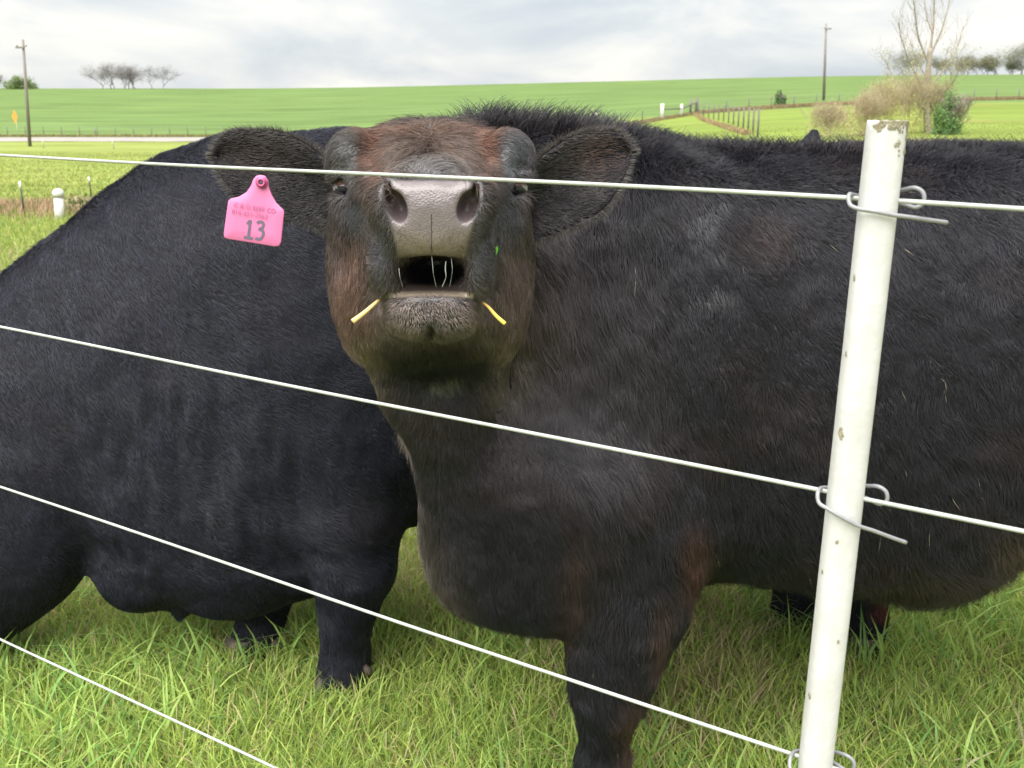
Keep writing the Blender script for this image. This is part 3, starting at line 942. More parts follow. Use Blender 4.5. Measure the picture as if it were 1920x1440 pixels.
    for (v, q), s in ((e1, -1), (e2, 1)):
        nu, nvv = 18, 13
        G = v[:nu * nvv].reshape(nu, nvv, 3)
        cen = G.mean((0, 1))
        edge = np.concatenate([G[:, 0], G[-1], G[::-1, -1]])
        m = 5200
        k = rng.random(m) * (len(edge) - 1.001); i = k.astype(int); f_ = (k - i)[:, None]
        p = edge[i] * (1 - f_) + edge[i + 1] * f_ + np.stack([0 * k, rng.uniform(0, 0.008, m), 0 * k], 1)
        d = p - cen; d /= np.linalg.norm(d, axis=1)[:, None]
        pts_.append(p); dd_.append(d + np.array([s * 0.6, 0, 0])); nrm_.append(np.tile([0, -1.0, 0], (m, 1)))
    m = len(np.concatenate(pts_))
    make_hair('ear_fringe', np.concatenate(pts_), np.concatenate(nrm_), np.concatenate(dd_), 0.003 + 0.012 * rng.random(m) ** 1.5, 0.5,
              np.array([0.062, 0.056, 0.054]) * rng.uniform(0.4, 1.9, (m, 1)), 0.00026, body, clump=0.06)
    # crest and topline: upright shaggy hair
    xs = rng.uniform(720, 1990, 14000)
    ytop = np.interp(xs, [720, 830, 900, 1000, 1100, 1180, 1250, 1400, 1600, 1920, 2000], [270, 254, 240, 242, 248, 266, 280, 284, 286, 288, 288])
    Yt = np.interp(xs, [720, 830, 930, 1060, 1250, 2000], [1.72, 1.76, 1.84, 1.93, 1.99, 2.01]) + rng.uniform(-0.06, 0.06, len(xs))
    pt = np.stack([W(a, b, c_) for a, b, c_ in zip(xs, ytop + rng.uniform(-2, 16, len(xs)), Yt)])
    dn = np.tile([0.0, -0.15, 1.0], (len(xs), 1)); 
    dd = np.stack([rng.normal(0.15, 0.5, len(xs)), rng.normal(0, 0.3, len(xs)), np.zeros(len(xs))], 1)
    Ls = np.interp(xs, [720, 850, 900, 1150, 1300, 2000], [0.010, 0.024, 0.032, 0.029, 0.021, 0.020])
    Ct = BLACK * rng.uniform(0.7, 1.8, (len(xs), 1)) + np.array([0.012, 0.006, 0.004]) * rng.random((len(xs), 1))
    make_hair('mane', pt, dn / np.linalg.norm(dn[0]), dd, Ls, 2.0, Ct, 0.0004, body, clump=0.6, cscale=60)
    # eyes
    for cx in (646, 968):
        c0 = W(cx, 353, 1.5895)
        s = -1 if cx < 800 else 1
        nlat, nlon = 14, 22; r = 0.0175
        ax = np.array([s * 0.62, -0.75, -0.18]); ax /= np.linalg.norm(ax)
        V_, C_ = [], []
        for i in range(nlat + 1):
            th = math.pi * i / nlat
            for k_ in range(nlon):
                ph = 2 * math.pi * k_ / nlon
                d = np.array([math.sin(th) * math.cos(ph), math.sin(th) * math.sin(ph), math.cos(th)])
                V_.append(c0 + r * d)
                # dark iris turned down and out, white and pink above
                gaze = np.array([s * 0.10, -0.78, -0.62]); gaze /= np.linalg.norm(gaze)
                a = float(d @ gaze)
                if a > 0.58: C_.append((0.010, 0.010, 0.013))
                elif d[2] > 0.30: C_.append((0.34, 0.19, 0.19))
                else: C_.append((0.42, 0.39, 0.40))
        q = [(i * nlon + k_, (i + 1) * nlon + k_, (i + 1) * nlon + (k_ + 1) % nlon, i * nlon + (k_ + 1) % nlon) for i in range(nlat) for k_ in range(nlon)]
        link('eye', mesh_np('eye', np.array(V_), np.array(q), M['eye'], True, np.array(C_)), body)
    # crease down the middle of the nose pad: a dark tube paints its shade
    gp = []
    for yy in np.linspace(402, 474, 14):
        k_ = hd & (np.abs(px - 809) < 4) & (np.abs(py - yy) < 4)
        if k_.any(): gp.append(W(809 + 0.6 * math.sin(yy * 0.35), yy, V[k_, 1].min() + 0.0002))
    if len(gp) > 3:
        v, f_ = tube(spline(gp, 4), 0.00065, 5)
        link('nose_crease_shade', mesh_np('nose_crease_shade', v, f_, M['skin'], True, np.tile([0.045, 0.034, 0.030], (len(v), 1))), body)
    # saliva strands
    for pts, r in (([(809, 476), (811, 495), (813, 515), (818, 538)], 0.0003), ([(836, 490), (835, 505), (836, 520), (829, 538)], 0.00055),
                   ([(846, 484), (848, 508), (843, 538)], 0.00025), ([(748, 503), (750, 520), (755, 538)], 0.0003)):
        P3 = spline([W(a, b, 1.325 + 0.012 * (i == len(pts) - 1)) for i, (a, b) in enumerate(pts)], 6)
        rr = r * (0.6 + 0.8 * np.abs(np.sin(np.linspace(0.4, 4.6, len(P3)))))
        v, f_ = tube(P3, rr, 6)
        link('saliva', mesh_np('saliva', v, f_, M['saliva']), body)
    # hooves
    f0 = W(1118, 1508, 1.745)
    for hx, hy in ((f0[0] - 0.02, f0[1] - 0.02), (0.215, 2.08), (1.55, 2.19), (1.59, 1.91)):
        hoof_mesh((hx, hy, -0.01), 0.055, 0.07).build('hoof', M['hoof'], body)
    return e1, e2
ears = cow1()

# ------------------------------------------------------------------ the grazing cow behind
def cow2():
    g = Grid((-2.15, 1.95, -0.02), (1.35, 2.92, 1.48), 0.0135)
    p_loft(g, 'x', xloft([
        (-230, 830, 1290, 2.36, 0.10), (-150, 715, 1255, 2.36, 0.13), (-60, 622, 1215, 2.37, 0.155), (0, 568, 1180, 2.38, 0.165), (90, 482, 1115, 2.39, 0.185),
        (170, 415, 1030, 2.40, 0.205), (250, 350, 1075, 2.41, 0.23), (340, 296, 1122, 2.42, 0.255), (430, 262, 1135, 2.43, 0.275), (520, 249, 1115, 2.44, 0.285),
        (640, 246, 1075, 2.45, 0.285), (760, 250, 975, 2.46, 0.275), (900, 262, 985, 2.48, 0.27), (1100, 275, 1010, 2.50, 0.27), (1300, 282, 1010, 2.52, 0.26), (1500, 282, 960, 2.54, 0.24),
        (1640, 290, 880, 2.55, 0.19), (1720, 340, 780, 2.55, 0.06)]), n=2.3, k=0.05)
    # lowered head beyond the left edge
    limb(g, [(W(-120, 1000, 2.37), 0.17), (W(-260, 1180, 2.36), 0.13), (W(-330, 1300, 2.36), 0.10), (W(-380, 1400, 2.36), 0.075)], 0.06)
    # brisket
    p_ell(g, W(262, 1062, 2.37), (0.11, 0.10, 0.115), 0.05)
    p_ell(g, W(440, 1085, 2.40), (0.13, 0.12, 0.075), 0.04)
    limb(g, [(W(335, 1110, 2.36), 0.028), (W(338, 1155, 2.355), 0.016)], 0.03)
    # shoulder, near foreleg
    p_ell(g, W(560, 640, 2.25), (0.24, 0.10, 0.36), 0.10)
    p_ell(g, W(655, 930, 2.27), (0.12, 0.10, 0.16), 0.06)
    limb(g, [(W(655, 960, 2.27), 0.115), (W(665, 1060, 2.26), 0.090), (W(655, 1120, 2.265), 0.068), (W(648, 1170, 2.27), 0.054), (W(648, 1225, 2.28), 0.052), (W(642, 1268, 2.27), 0.062)], 0.035)
    # far foreleg
    limb(g, [(W(520, 980, 2.52), 0.10), (W(505, 1090, 2.49), 0.066), (W(492, 1150, 2.48), 0.055), (W(478, 1205, 2.46), 0.056), (W(468, 1225, 2.45), 0.06)], 0.035)
    # hind legs
    limb(g, [(W(1520, 760, 2.64), 0.17), (W(1450, 960, 2.63), 0.10), (W(1492, 1060, 2.60), 0.062), (W(1488, 1150, 2.57), 0.050), (W(1480, 1195, 2.55), 0.055)], 0.04)
    limb(g, [(W(1600, 760, 2.46), 0.16), (W(1560, 960, 2.47), 0.10), (W(1622, 1050, 2.48), 0.060), (W(1622, 1150, 2.48), 0.047), (W(1620, 1210, 2.46), 0.052)], 0.04)
    # tail head and tail
    limb(g, [(W(1520, 274, 2.54), 0.034), (W(1524, 256, 2.54), 0.012), (W(1527, 230, 2.54), 0.003)], 0.02)
    limb(g, [(W(1690, 330, 2.56), 0.04), (W(1745, 420, 2.57), 0.03), (W(1750, 800, 2.57), 0.02)], 0.04)
    V, Q = surface_nets(g); V = relax(V, Q, 2)
    N = vert_normals(V, Q)
    # wrinkles on the neck, brisket and behind the shoulder
    wx_, wy_ = PX(V)
    st = fnoise(V * np.array([1.0, 0.3, 0.22]), 26, 301, 2) - 0.5
    wz = 0.35 + np.exp(-(((wx_ - 340) / 190) ** 2 + ((wy_ - 930) / 240) ** 2) ** 1.5)
    lum = fnoise(V, 7, 305, 2) - 0.5
    V = V + N * ((st * 0.022 * wz) + lum * 0.022)[:, None] * (V[:, 2:3] > 0.35)
    N = vert_normals(V, Q)
    body = link('cow', mesh_np('cow', V, Q, M['skin'], True, np.tile(BLACK * 0.9, (len(V), 1))))
    tag(body, 'sleek black cow grazing with lowered neck, standing behind the one at the fence', 'cow', 'black cattle at the fence')
    def wf(p, n_):
        x_, y_ = PX(p)
        view = p - np.array([0, 0, H]); view /= np.linalg.norm(view, axis=1)[:, None]
        w = np.where((n_ * view).sum(1) < 0.25, 1.0, 0.15)
        w = w * np.where((x_ > -150) & (x_ < 850), 1, np.where(y_ > 1050, 1.0, 0.15))
        return w
    n = 210000
    P, t, tri = sample_surface(V, Q, n, wf)
    Nn = N[tri[t]].mean(1); Nn /= np.linalg.norm(Nn, axis=1)[:, None] + 1e-9
    x_, y_ = PX(P)
    D = np.tile([0.7, 0.0, -0.6], (n, 1)).astype(float)
    nk = sstep(420, 150, x_)
    D += np.stack([0.2 * nk, 0 * nk, -0.6 * nk], 1)
    lg = sstep(1060, 1130, y_)
    D = D * (1 - lg[:, None]) + np.array([0.1, 0, -1]) * lg[:, None]
    L = np.full(n, 0.017) + 0.008 * sstep(800, 1000, y_) * sstep(480, 620, x_)
    top = sstep(0.5, 0.85, Nn[:, 2])
    lift = 0.22 + 0.35 * top
    C = np.tile(BLACK * np.array([1.0, 1.12, 1.42]), (n, 1))  # blue tint paints the coat's sheen into the hair colour
    bm = sstep(0.52, 0.75, fnoise(P, 6.0, 181, 3))[:, None] * 0.35
    C = C * (1 - bm) + np.array([0.026, 0.021, 0.021]) * bm
    rd = np.exp(-(((x_ - 1650) / 22) ** 2 + ((y_ - 1140) / 22) ** 2) ** 2)[:, None]
    rd = rd * 0.6
    C = C * (1 - rd) + np.array([0.20, 0.045, 0.025]) * rd
    lock = 0.62 + 0.95 * fnoise(P * np.array([1, 1, 0.5]), 60, 98, 2)[:, None] ** 1.5
    C = C * rng.uniform(0.6, 1.5, (n, 1)) * lock
    make_hair('coat', P, Nn, D, L, lift, C, 0.00038, body, curl=0.3, clump=0.35, cscale=26)
    for (a, b, Y) in ((642, 1285, 2.27), (468, 1240, 2.45), (1480, 1205, 2.55), (1620, 1222, 2.46)):
        p = W(a, b, Y)
        hoof_mesh((p[0] - 0.01, p[1], -0.01), 0.058, 0.075).build('hoof', M['hoof'], body)
    for (a, b, Y) in ((690, 1258, 2.25), (522, 1212, 2.42), (1650, 1212, 2.44)):
        v, f_ = tube([W(a - 8, b - 10, Y), W(a, b, Y - 0.01), W(a + 5, b + 9, Y)], [0.008, 0.010, 0.004], 8)
        o = link('dewclaw', mesh_np('dewclaw', v, f_, bpy.data.materials.get('dewclaw') or mat('dewclaw', (0.065, 0.048, 0.040), 0.7, 0.3)), body)
cow2()

# ------------------------------------------------------------------ wire fence
Y0 = 0.95
POST = W(1640, 374, Y0)
FD = np.array([-0.839, 0.5446, 0.0]); FD /= np.linalg.norm(FD)
FNRM = np.array([-FD[1], FD[0], 0.0])     # across the fence
if FNRM[1] > 0: FNRM = -FNRM              # towards the viewer
def fence():
    base = np.array([POST[0], Y0, 0.0])
    root = empty('wire_fence', base)
    tag(root, 'wire fence in front of the cattle, white post with four pale wires tied to it', 'fence')
    r = 0.0166
    top = W(1664, 224, Y0)[2]
    lean = W(1664, 224, Y0)[0] - W(1585, 930, Y0)[0]
    dz = W(1664, 224, Y0)[2] - W(1585, 930, Y0)[2]
    def axis(z):
        return np.array([W(1585, 930, Y0)[0] + lean * (z - W(1585, 930, Y0)[2]) / dz, Y0, z])
    # post with slightly flattened round section and a worn top
    n = 40; V = []; zs = np.concatenate([np.linspace(-0.15, top - 0.01, 40), [top - 0.004, top - 0.001]])
    for i, z in enumerate(zs):
        c = axis(z)
        for k in range(n):
            a = 2 * math.pi * k / n
            ex = 2.6
            ca, sa = math.cos(a), math.sin(a)
            rr = r * (1.0 / (abs(ca) ** ex + abs(sa) ** ex) ** (1 / ex)) * (1 + 0.004 * math.sin(7 * z * 9 + k))
            if i >= len(zs) - 1: rr *= 0.965
            V.append(c + rr * (ca * np.array([1, 0, 0]) + sa * np.array([0, 1, 0])) + np.array([0, 0, 0.0005 * math.sin(k * 1.7) if i >= len(zs) - 2 else 0]))
    m = len(zs)
    q = [(i * n + k, i * n + (k + 1) % n, (i + 1) * n + (k + 1) % n, (i + 1) * n + k) for i in range(m - 1) for k in range(n)]
    V.append(axis(top - 0.003)); t = [(m * n, (m - 1) * n + k, (m - 1) * n + (k + 1) % n) for k in range(n)]
    post = link('post', mesh_np('post', np.array(V), [np.array(q), np.array(t)], M['post']), root)
    post['label'] = 'leaning white composite post with worn mossy top'
    # lichen and chips on the post: thin irregular crusts
    rs = random.Random(3)
    mb = MB()
    def crust(z, ang, sx, sz, nseg=13):
        c = axis(z); pts = []
        for k in range(nseg):
            a = 2 * math.pi * k / nseg
            rr = rs.uniform(0.55, 1.1)
            aa = ang + math.cos(a) * sx * rr / r; zz = z + math.sin(a) * sz * rr
            zz = min(zz, top - 0.0005)
            ax_ = axis(zz)
            ex = 2.6; ca, sa = math.cos(aa), math.sin(aa)
            R_ = (r + 0.0004) * (1.0 / (abs(ca) ** ex + abs(sa) ** ex) ** (1 / ex)) * 1.004
            pts.append(ax_ + R_ * np.array([ca, sa, 0]))
        ca, sa = math.cos(ang), math.sin(ang)
        R_ = (r + 0.0012) * (1.0 / (abs(ca) ** 2.6 + abs(sa) ** 2.6) ** (1 / 2.6)) * 1.004
        pts.append(axis(min(z, top - 0.0005)) + R_ * np.array([ca, sa, 0]))
        mb.add(np.array(pts), np.array([(nseg, k, (k + 1) % nseg) for k in range(nseg)]))
    fr = -math.pi / 2
    for k in range(34):
        crust(top - abs(rs.gauss(0, 0.004)), fr + rs.uniform(-1.2, 1.25), rs.uniform(0.0015, 0.0038), rs.uniform(0.0015, 0.0045))
    for k in range(16):
        crust(top - abs(rs.gauss(0.006, 0.006)), fr + rs.uniform(0.15, 0.95), rs.uniform(0.001, 0.0026), rs.uniform(0.0015, 0.004))
    for k in range(4):
        crust(top - 0.018 - 0.004 * k, fr + 0.42 + rs.uniform(-.06, .06), 0.0009, 0.0016)
    def zp(y): return axis(0)[2] + np.interp(y, [224, 374, 930, 1430], [top, POST[2], W(1585, 930, Y0)[2], W(1530, 1430, Y0)[2]])
    for y_, an, s in ((282, 0.9, 0.0022), (510, -1.22, 0.0022), (650, -1.22, 0.002), (797, -1.0, 0.0034), (803, -0.92, 0.003), (1000, -0.5, 0.0016), (1178, 0.2, 0.0014), (1290, -1.2, 0.0024), (1060, -1.25, 0.002)):
        crust(zp(y_), fr + an, s, s * 1.7)
    mb.build('lichen', M['moss'], post)['kind'] = 'stuff'
    # wires: each through the post, a faint sag
    hs = [POST[2], W(1585, 930, Y0)[2], W(1530, 1430, Y0)[2]]
    hs.append(W(1480, 1893, Y0)[2])
    for wi, z in enumerate(hs):
        P0 = axis(z)
        s = np.linspace(-1.3, 4.6, 90)
        pts = P0 + FD * s[:, None]
        pts[:, 2] += 0.0010 * np.sin(s * 5 + wi) - 0.0006 * s
        if wi == 0: pts[:, 2] += np.where(s < 0, -0.012 * s * -1 * 0.9, 0)
        v, f_ = tube(pts, 0.0022, 10)
        o = link('wire', mesh_np('wire', v, f_, M['wire']), root)
        o['label'] = ['topmost wire crossing the muzzle and ear', 'second wire from the top crossing the throat', 'third wire from the top crossing the foreleg', 'lowest wire low in the grass'][wi]
        # tie: a bent rod that hooks the wire left of the post, crosses the front and loops behind on the right
        c = P0; ex = np.array([1, 0, 0.0]); ey = np.array([0, -1.0, 0]); ez = np.array([0, 0, 1.0])
        drop = [0.012, 0.034, 0.03, 0.03][wi]
        R1 = r + 0.003
        key = [c + ex * (r + 0.030) + ez * (-0.003 - 0.1 * 0) - ey * 0.004,
               c + ex * (R1 + 0.020) + ez * -0.005 - ey * 0.002,
               c + ex * (R1 + 0.004) + ez * -0.004 - ey * 0.006]
        # loop on the right, over the wire
        loop = [c + ex * (R1 * 0.6) + ez * 0.004 - ey * (R1 + 0.002),
                c + ex * (R1 + 0.003) + ez * 0.0075 - ey * 0.008,
                c + ex * (R1 + 0.011) + ez * 0.0105 + ey * 0.002,
                c + ex * (R1 + 0.0175) + ez * 0.0065 + ey * 0.006,
                c + ex * (R1 + 0.0185) + ez * -0.002 + ey * 0.007,
                c + ex * (R1 + 0.013) + ez * -0.0068 + ey * 0.004,
                c + ex * (R1 + 0.004) + ez * -0.0045 - ey * 0.004,
                c + ex * (R1 * 0.3) + ez * -0.003 - ey * (R1 + 0.002),
                c - ex * (R1 * 0.8) + ez * 0.002 - ey * (R1 * 0.9),
                c - ex * (R1 + 0.007) + ez * 0.004 - ey * 0.001,
                c - ex * (R1 + 0.008) + ez * -0.004 + ey * 0.007,
                c - ex * (R1 + 0.002) + ez * (-0.007) + ey * (R1 * 0.75),
                c - ex * (R1 * 0.45) + ez * (-0.006 - drop * 0.22) + ey * (R1 + 0.0012),
                c + ex * (R1 * 0.4) + ez * (-0.006 - drop * 0.48) + ey * (R1 + 0.0015),
                c + ex * (R1 + 0.004) + ez * (-0.006 - drop * 0.66) + ey * (R1 - 0.001),
                c + ex * (R1 + 0.022) + ez * (-0.006 - drop * 0.9) + ey * (R1 - 0.005),
                c + ex * (R1 + 0.040) + ez * (-0.006 - drop * 1.12) + ey * (R1 - 0.008)]
        if wi < 3:
            v, f_ = tube(spline(loop, 6), 0.0020, 9)
            link('wire_tie', mesh_np('wire_tie', v, f_, M['tie']), root)
fence()

# ------------------------------------------------------------------ ear tag, straws
def ear_tag():
    # outline in the tag's own plane, photo pixels at its depth
    Yt = 1.575
    out_px = [(488, 328), (497, 330), (503, 338), (505, 352), (511, 366), (520, 380), (533, 392), (535, 396), (531, 452), (527, 459), (518, 460), (432, 446), (425, 443), (424, 436),
              (430, 376), (434, 372), (450, 368), (463, 360), (471, 348), (475, 336), (480, 330)]
    Pp = np.array([W(a, b, Yt) for a, b in out_px])
    def plane(p):   # slight curl and tilt of the plastic
        q = p.copy(); q[:, 1] += 0.012 * ((p[:, 2] - Pp[0, 2]) / 0.09) - 1.2 * (p[:, 0] - Pp[:, 0].mean()) ** 2 
        return q
    E = np.vstack([Pp, Pp[:1]])
    S = []
    for i in range(len(Pp)):
        for t in np.linspace(0, 1, 4, endpoint=False): S.append(E[i] * (1 - t) + E[i + 1] * t)
    S = np.array(S); cen = S.mean(0); cen = np.array([S[:, 0].mean(), Yt, W(480, 400, Yt)[2]])
    n = len(S)
    rings = [1.0, 0.97, 0.6, 0.25]
    V = np.concatenate([cen + (S - cen) * k for k in rings] + [cen[None]])
    Vf = plane(V); Vb = plane(V) + np.array([0, 0.0022, 0])
    Vf[:n, 1] += 0.0008
    V2 = np.vstack([Vf, Vb]); m = len(V)
    q = []; t3 = []
    for r_ in range(len(rings) - 1):
        for k in range(n):
            a, b = r_ * n + k, r_ * n + (k + 1) % n
            q.append((a, b, b + n, a + n)); q.append((a + m + n, b + m + n, b + m, a + m))
    l = (len(rings) - 1) * n
    for k in range(n):
        t3.append((l + k, l + (k + 1) % n, m - 1)); t3.append((m + l + (k + 1) % n, m + l + k, 2 * m - 1))
        q.append((k + m, (k + 1) % n + m, (k + 1) % n, k))
    root = empty('ear_tag', tuple(W(488, 328, Yt)))
    tag(root, "pink plastic ear tag numbered 13 hanging from the facing cow's ear", 'ear tag')
    link('tag_panel', mesh_np('tag_panel', V2, [np.array(q), np.array(t3)], M['pink']), root)
    # stud
    c = W(492, 341, Yt); c[1] -= 0.004
    mb = MB()
    for (rr, y0, y1) in ((0.0092, 0.0, -0.002), (0.0066, -0.002, -0.005)):
        v, f_ = tube([c + np.array([0, y0, 0]), c + np.array([0, y1, 0])], rr, 20); mb.add(v, f_)
    a = np.linspace(0, 2 * math.pi, 25)
    v, f_ = tube(np.stack([c[0] + 0.0048 * np.cos(a), 0 * a + c[1] - 0.0055, c[2] + 0.0048 * np.sin(a)], 1), 0.0016, 8); mb.add(v, f_)
    mb.build('stud', M['pinkd'], root)
    v, f_ = tube([c + np.array([0, -0.0045, 0]), c + np.array([0, -0.0053, 0])], 0.0034, 14)
    link('stud_hole', mesh_np('stud_hole', v, f_, M['ink']), root)
    # printed number: strokes of flat ribbon
    def stroke(pl, w):
        P_ = spline(pl, 6) if len(pl) > 2 else np.array(pl, float)
        T = np.gradient(P_, axis=0); T /= np.linalg.norm(T, axis=1)[:, None] + 1e-9
        Nn = np.stack([-T[:, 1], T[:, 0]], 1)
        A, B = P_ + Nn * w / 2, P_ - Nn * w / 2
        k = len(P_)
        pp = np.vstack([A, B])
        V3 = plane(np.array([W(a, b, Yt) for a, b in pp])); V3[:, 1] -= 0.0006
        return V3, np.array([(i, i + 1, k + i + 1, k + i) for i in range(k - 1)])
    for strokes in ([[(466.5, 418.5), (472, 412)], [(472.5, 411.5), (469.5, 444.5)], [(461.5, 442.6), (478, 445.4)]],
                    [[(484.5, 417), (489, 414.6), (494.5, 415.5), (497, 420), (494.5, 426), (488, 428)], [(488, 428), (494, 429.5), (497.3, 435), (495.5, 442), (490, 446.5), (482.5, 444.8)]]):
        mb = MB()
        for s_ in strokes:
            v, f_ = stroke(s_, 5.2); 
            mb.add(v, f_)
        mb.build('digit', M['ink'], root, smooth=False)
    # faded lettering
    for txt, (x0, y0), size in (('C & O BEEF CO', (441, 386.5), 11.2), ('816-651-2563', (437.5, 398.5), 11.6)):
        cu = bpy.data.curves.new('lettering', 'FONT'); cu.body = txt
        p0 = W(x0, y0, Yt); p1 = W(x0 + 10, y0 + 1.62, Yt)
        ang = math.atan2(p1[2] - p0[2], p1[0] - p0[0])
        cu.size = size * Yt / F
        cu.space_character = 1.02
        cu.materials.append(M['inkf'])
        tmp = bpy.data.objects.new('tmp', cu); col.objects.link(tmp)
        bpy.context.view_layer.update()
        tme = bpy.data.meshes.new_from_object(tmp.evaluated_get(bpy.context.evaluated_depsgraph_get()))
        bpy.data.objects.remove(tmp)
        tme.materials.clear(); tme.materials.append(M['inkf'])
        o = bpy.data.objects.new('lettering', tme); col.objects.link(o); o.parent = root
        o['kind'] = 'stuff'
        q0 = plane(np.array([p0]))[0]
        o.location = Vector((q0[0], q0[1] - 0.0016, q0[2])) - Vector(root.location)
        o.rotation_euler = (math.radians(90 - 7.6), -ang, math.radians(0))
ear_tag()

def straws():
    P3 = spline([W(722, 552, 1.365), W(702, 570, 1.352), W(681, 588, 1.345), W(661, 603, 1.34)], 5)
    v, f_ = tube(P3, np.linspace(0.0018, 0.0036, len(P3)), 8)
    o = link('straw_stalk', mesh_np('straw_stalk', v, f_, M['straw']))
    tag(o, "pale straw stalk sticking out of the mouth beside the pink ear tag's side", 'straw')
    o['label'] = 'pale straw stalk sticking out of the mouth corner on the ear-tag side'
    P3 = spline([W(898, 562, 1.36), W(915, 575, 1.352), W(930, 592, 1.346), W(947, 607, 1.34)], 6)
    v, f_ = tube(P3, np.interp(np.linspace(0, 1, len(P3)), [0, 0.3, 0.6, 1], [0.0013, 0.0019, 0.0025, 0.0027]), 8)
    s = np.clip((v[:, 0] - v[:, 0].min()) / np.ptp(v[:, 0]), 0, 1)[:, None]
    C = np.array([0.30, 0.14, 0.06]) * (1 - s) + np.array([0.72, 0.58, 0.08]) * s
    o = link('grass_stalk', mesh_np('grass_stalk', v, f_, M['stalk'], True, C))
    tag(o, 'thin yellow stalk with reddish base sticking out of the mouth corner facing the white post', 'stalk')
    # scrap of green leaf on the lip
    pts = np.array([W(932, 460, 1.37), W(934, 468, 1.366), W(931, 478, 1.364), W(924, 488, 1.366), W(922, 482, 1.362), W(926, 470, 1.360)])
    V = np.vstack([pts, pts + np.array([0, 0.001, 0])]); n = 6
    t = [(0, i, i + 1) for i in range(1, n - 1)] + [(n, n + i + 1, n + i) for i in range(1, n - 1)]
    q = [(i, i + n, (i + 1) % n + n, (i + 1) % n) for i in range(n)]
    o = link('leaf_scrap', mesh_np('leaf_scrap', V, [np.array(q), np.array(t)], M['leafbit'], False))
    tag(o, "small bright green leaf scrap stuck to the side of the cow's muzzle", 'leaf')
straws()

# ------------------------------------------------------------------ grass
def blades(name, X, Y, hgt, wid, C, lean, parent=None):
    n = len(X); Z = gz(X, Y)
    a = rng.uniform(0, 2 * math.pi, n)
    dirx, diry = np.cos(a), np.sin(a)
    b = rng.uniform(0, 2 * math.pi, n)
    wx, wy = np.cos(b) * wid / 2, np.sin(b) * wid / 2
    ln = lean * rng.uniform(0.2, 1.0, n)
    lv = [(0.0, 1.0), (0.38, 0.95), (0.72, 0.7)]
    V = np.zeros((n, 7, 3), np.float32)
    for j, (s, w) in enumerate(lv):
        off = ln * s ** 2 * hgt; up_ = hgt * (s - 0.35 * ln * s ** 2 * 0.8)
        cx, cy, cz = X + dirx * off, Y + diry * off, Z + up_ - (0.01 if j == 0 else 0)
        V[:, 2 * j] = np.stack([cx - wx * w, cy - wy * w, cz], 1)
        V[:, 2 * j + 1] = np.stack([cx + wx * w, cy + wy * w, cz], 1)
    off = ln * hgt
    V[:, 6] = np.stack([X + dirx * off, Y + diry * off, Z + hgt * (1 - 0.30 * ln)], 1)
    base = (np.arange(n) * 7)[:, None]
    Q = np.concatenate([base + np.array([0, 1, 3, 2]), base + np.array([2, 3, 5, 4])])
    T = base + np.array([4, 5, 6])
    tipc = np.repeat(C[:, None, :], 7, 1)
    me = mesh_np(name, V.reshape(-1, 3), [Q, T], M['grass'], True, tipc.reshape(-1, 3))
    o = link(name, me, parent)
    o['kind'] = 'stuff'
    return o

def grass_cols(n, p, straw=0.22):
    g1 = np.array([0.30, 0.42, 0.095]); g2 = np.array([0.46, 0.55, 0.14]); g3 = np.array([0.215, 0.345, 0.09])
    k = rng.random((n, 1))
    C = g1 * (1 - k) + g2 * k
    d = (rng.random((n, 1)) < 0.25) * 1.0
    C = C * (1 - d) + g3 * d
    pn = sstep(0.45, 0.75, fnoise(p, 1.6, 201, 2))
    s = (rng.random(n) < straw * (0.35 + 1.8 * pn))[:, None] * 1.0
    C = C * (1 - s) + np.array([0.52, 0.43, 0.25]) * rng.uniform(0.7, 1.2, (n, 1)) * s
    return C

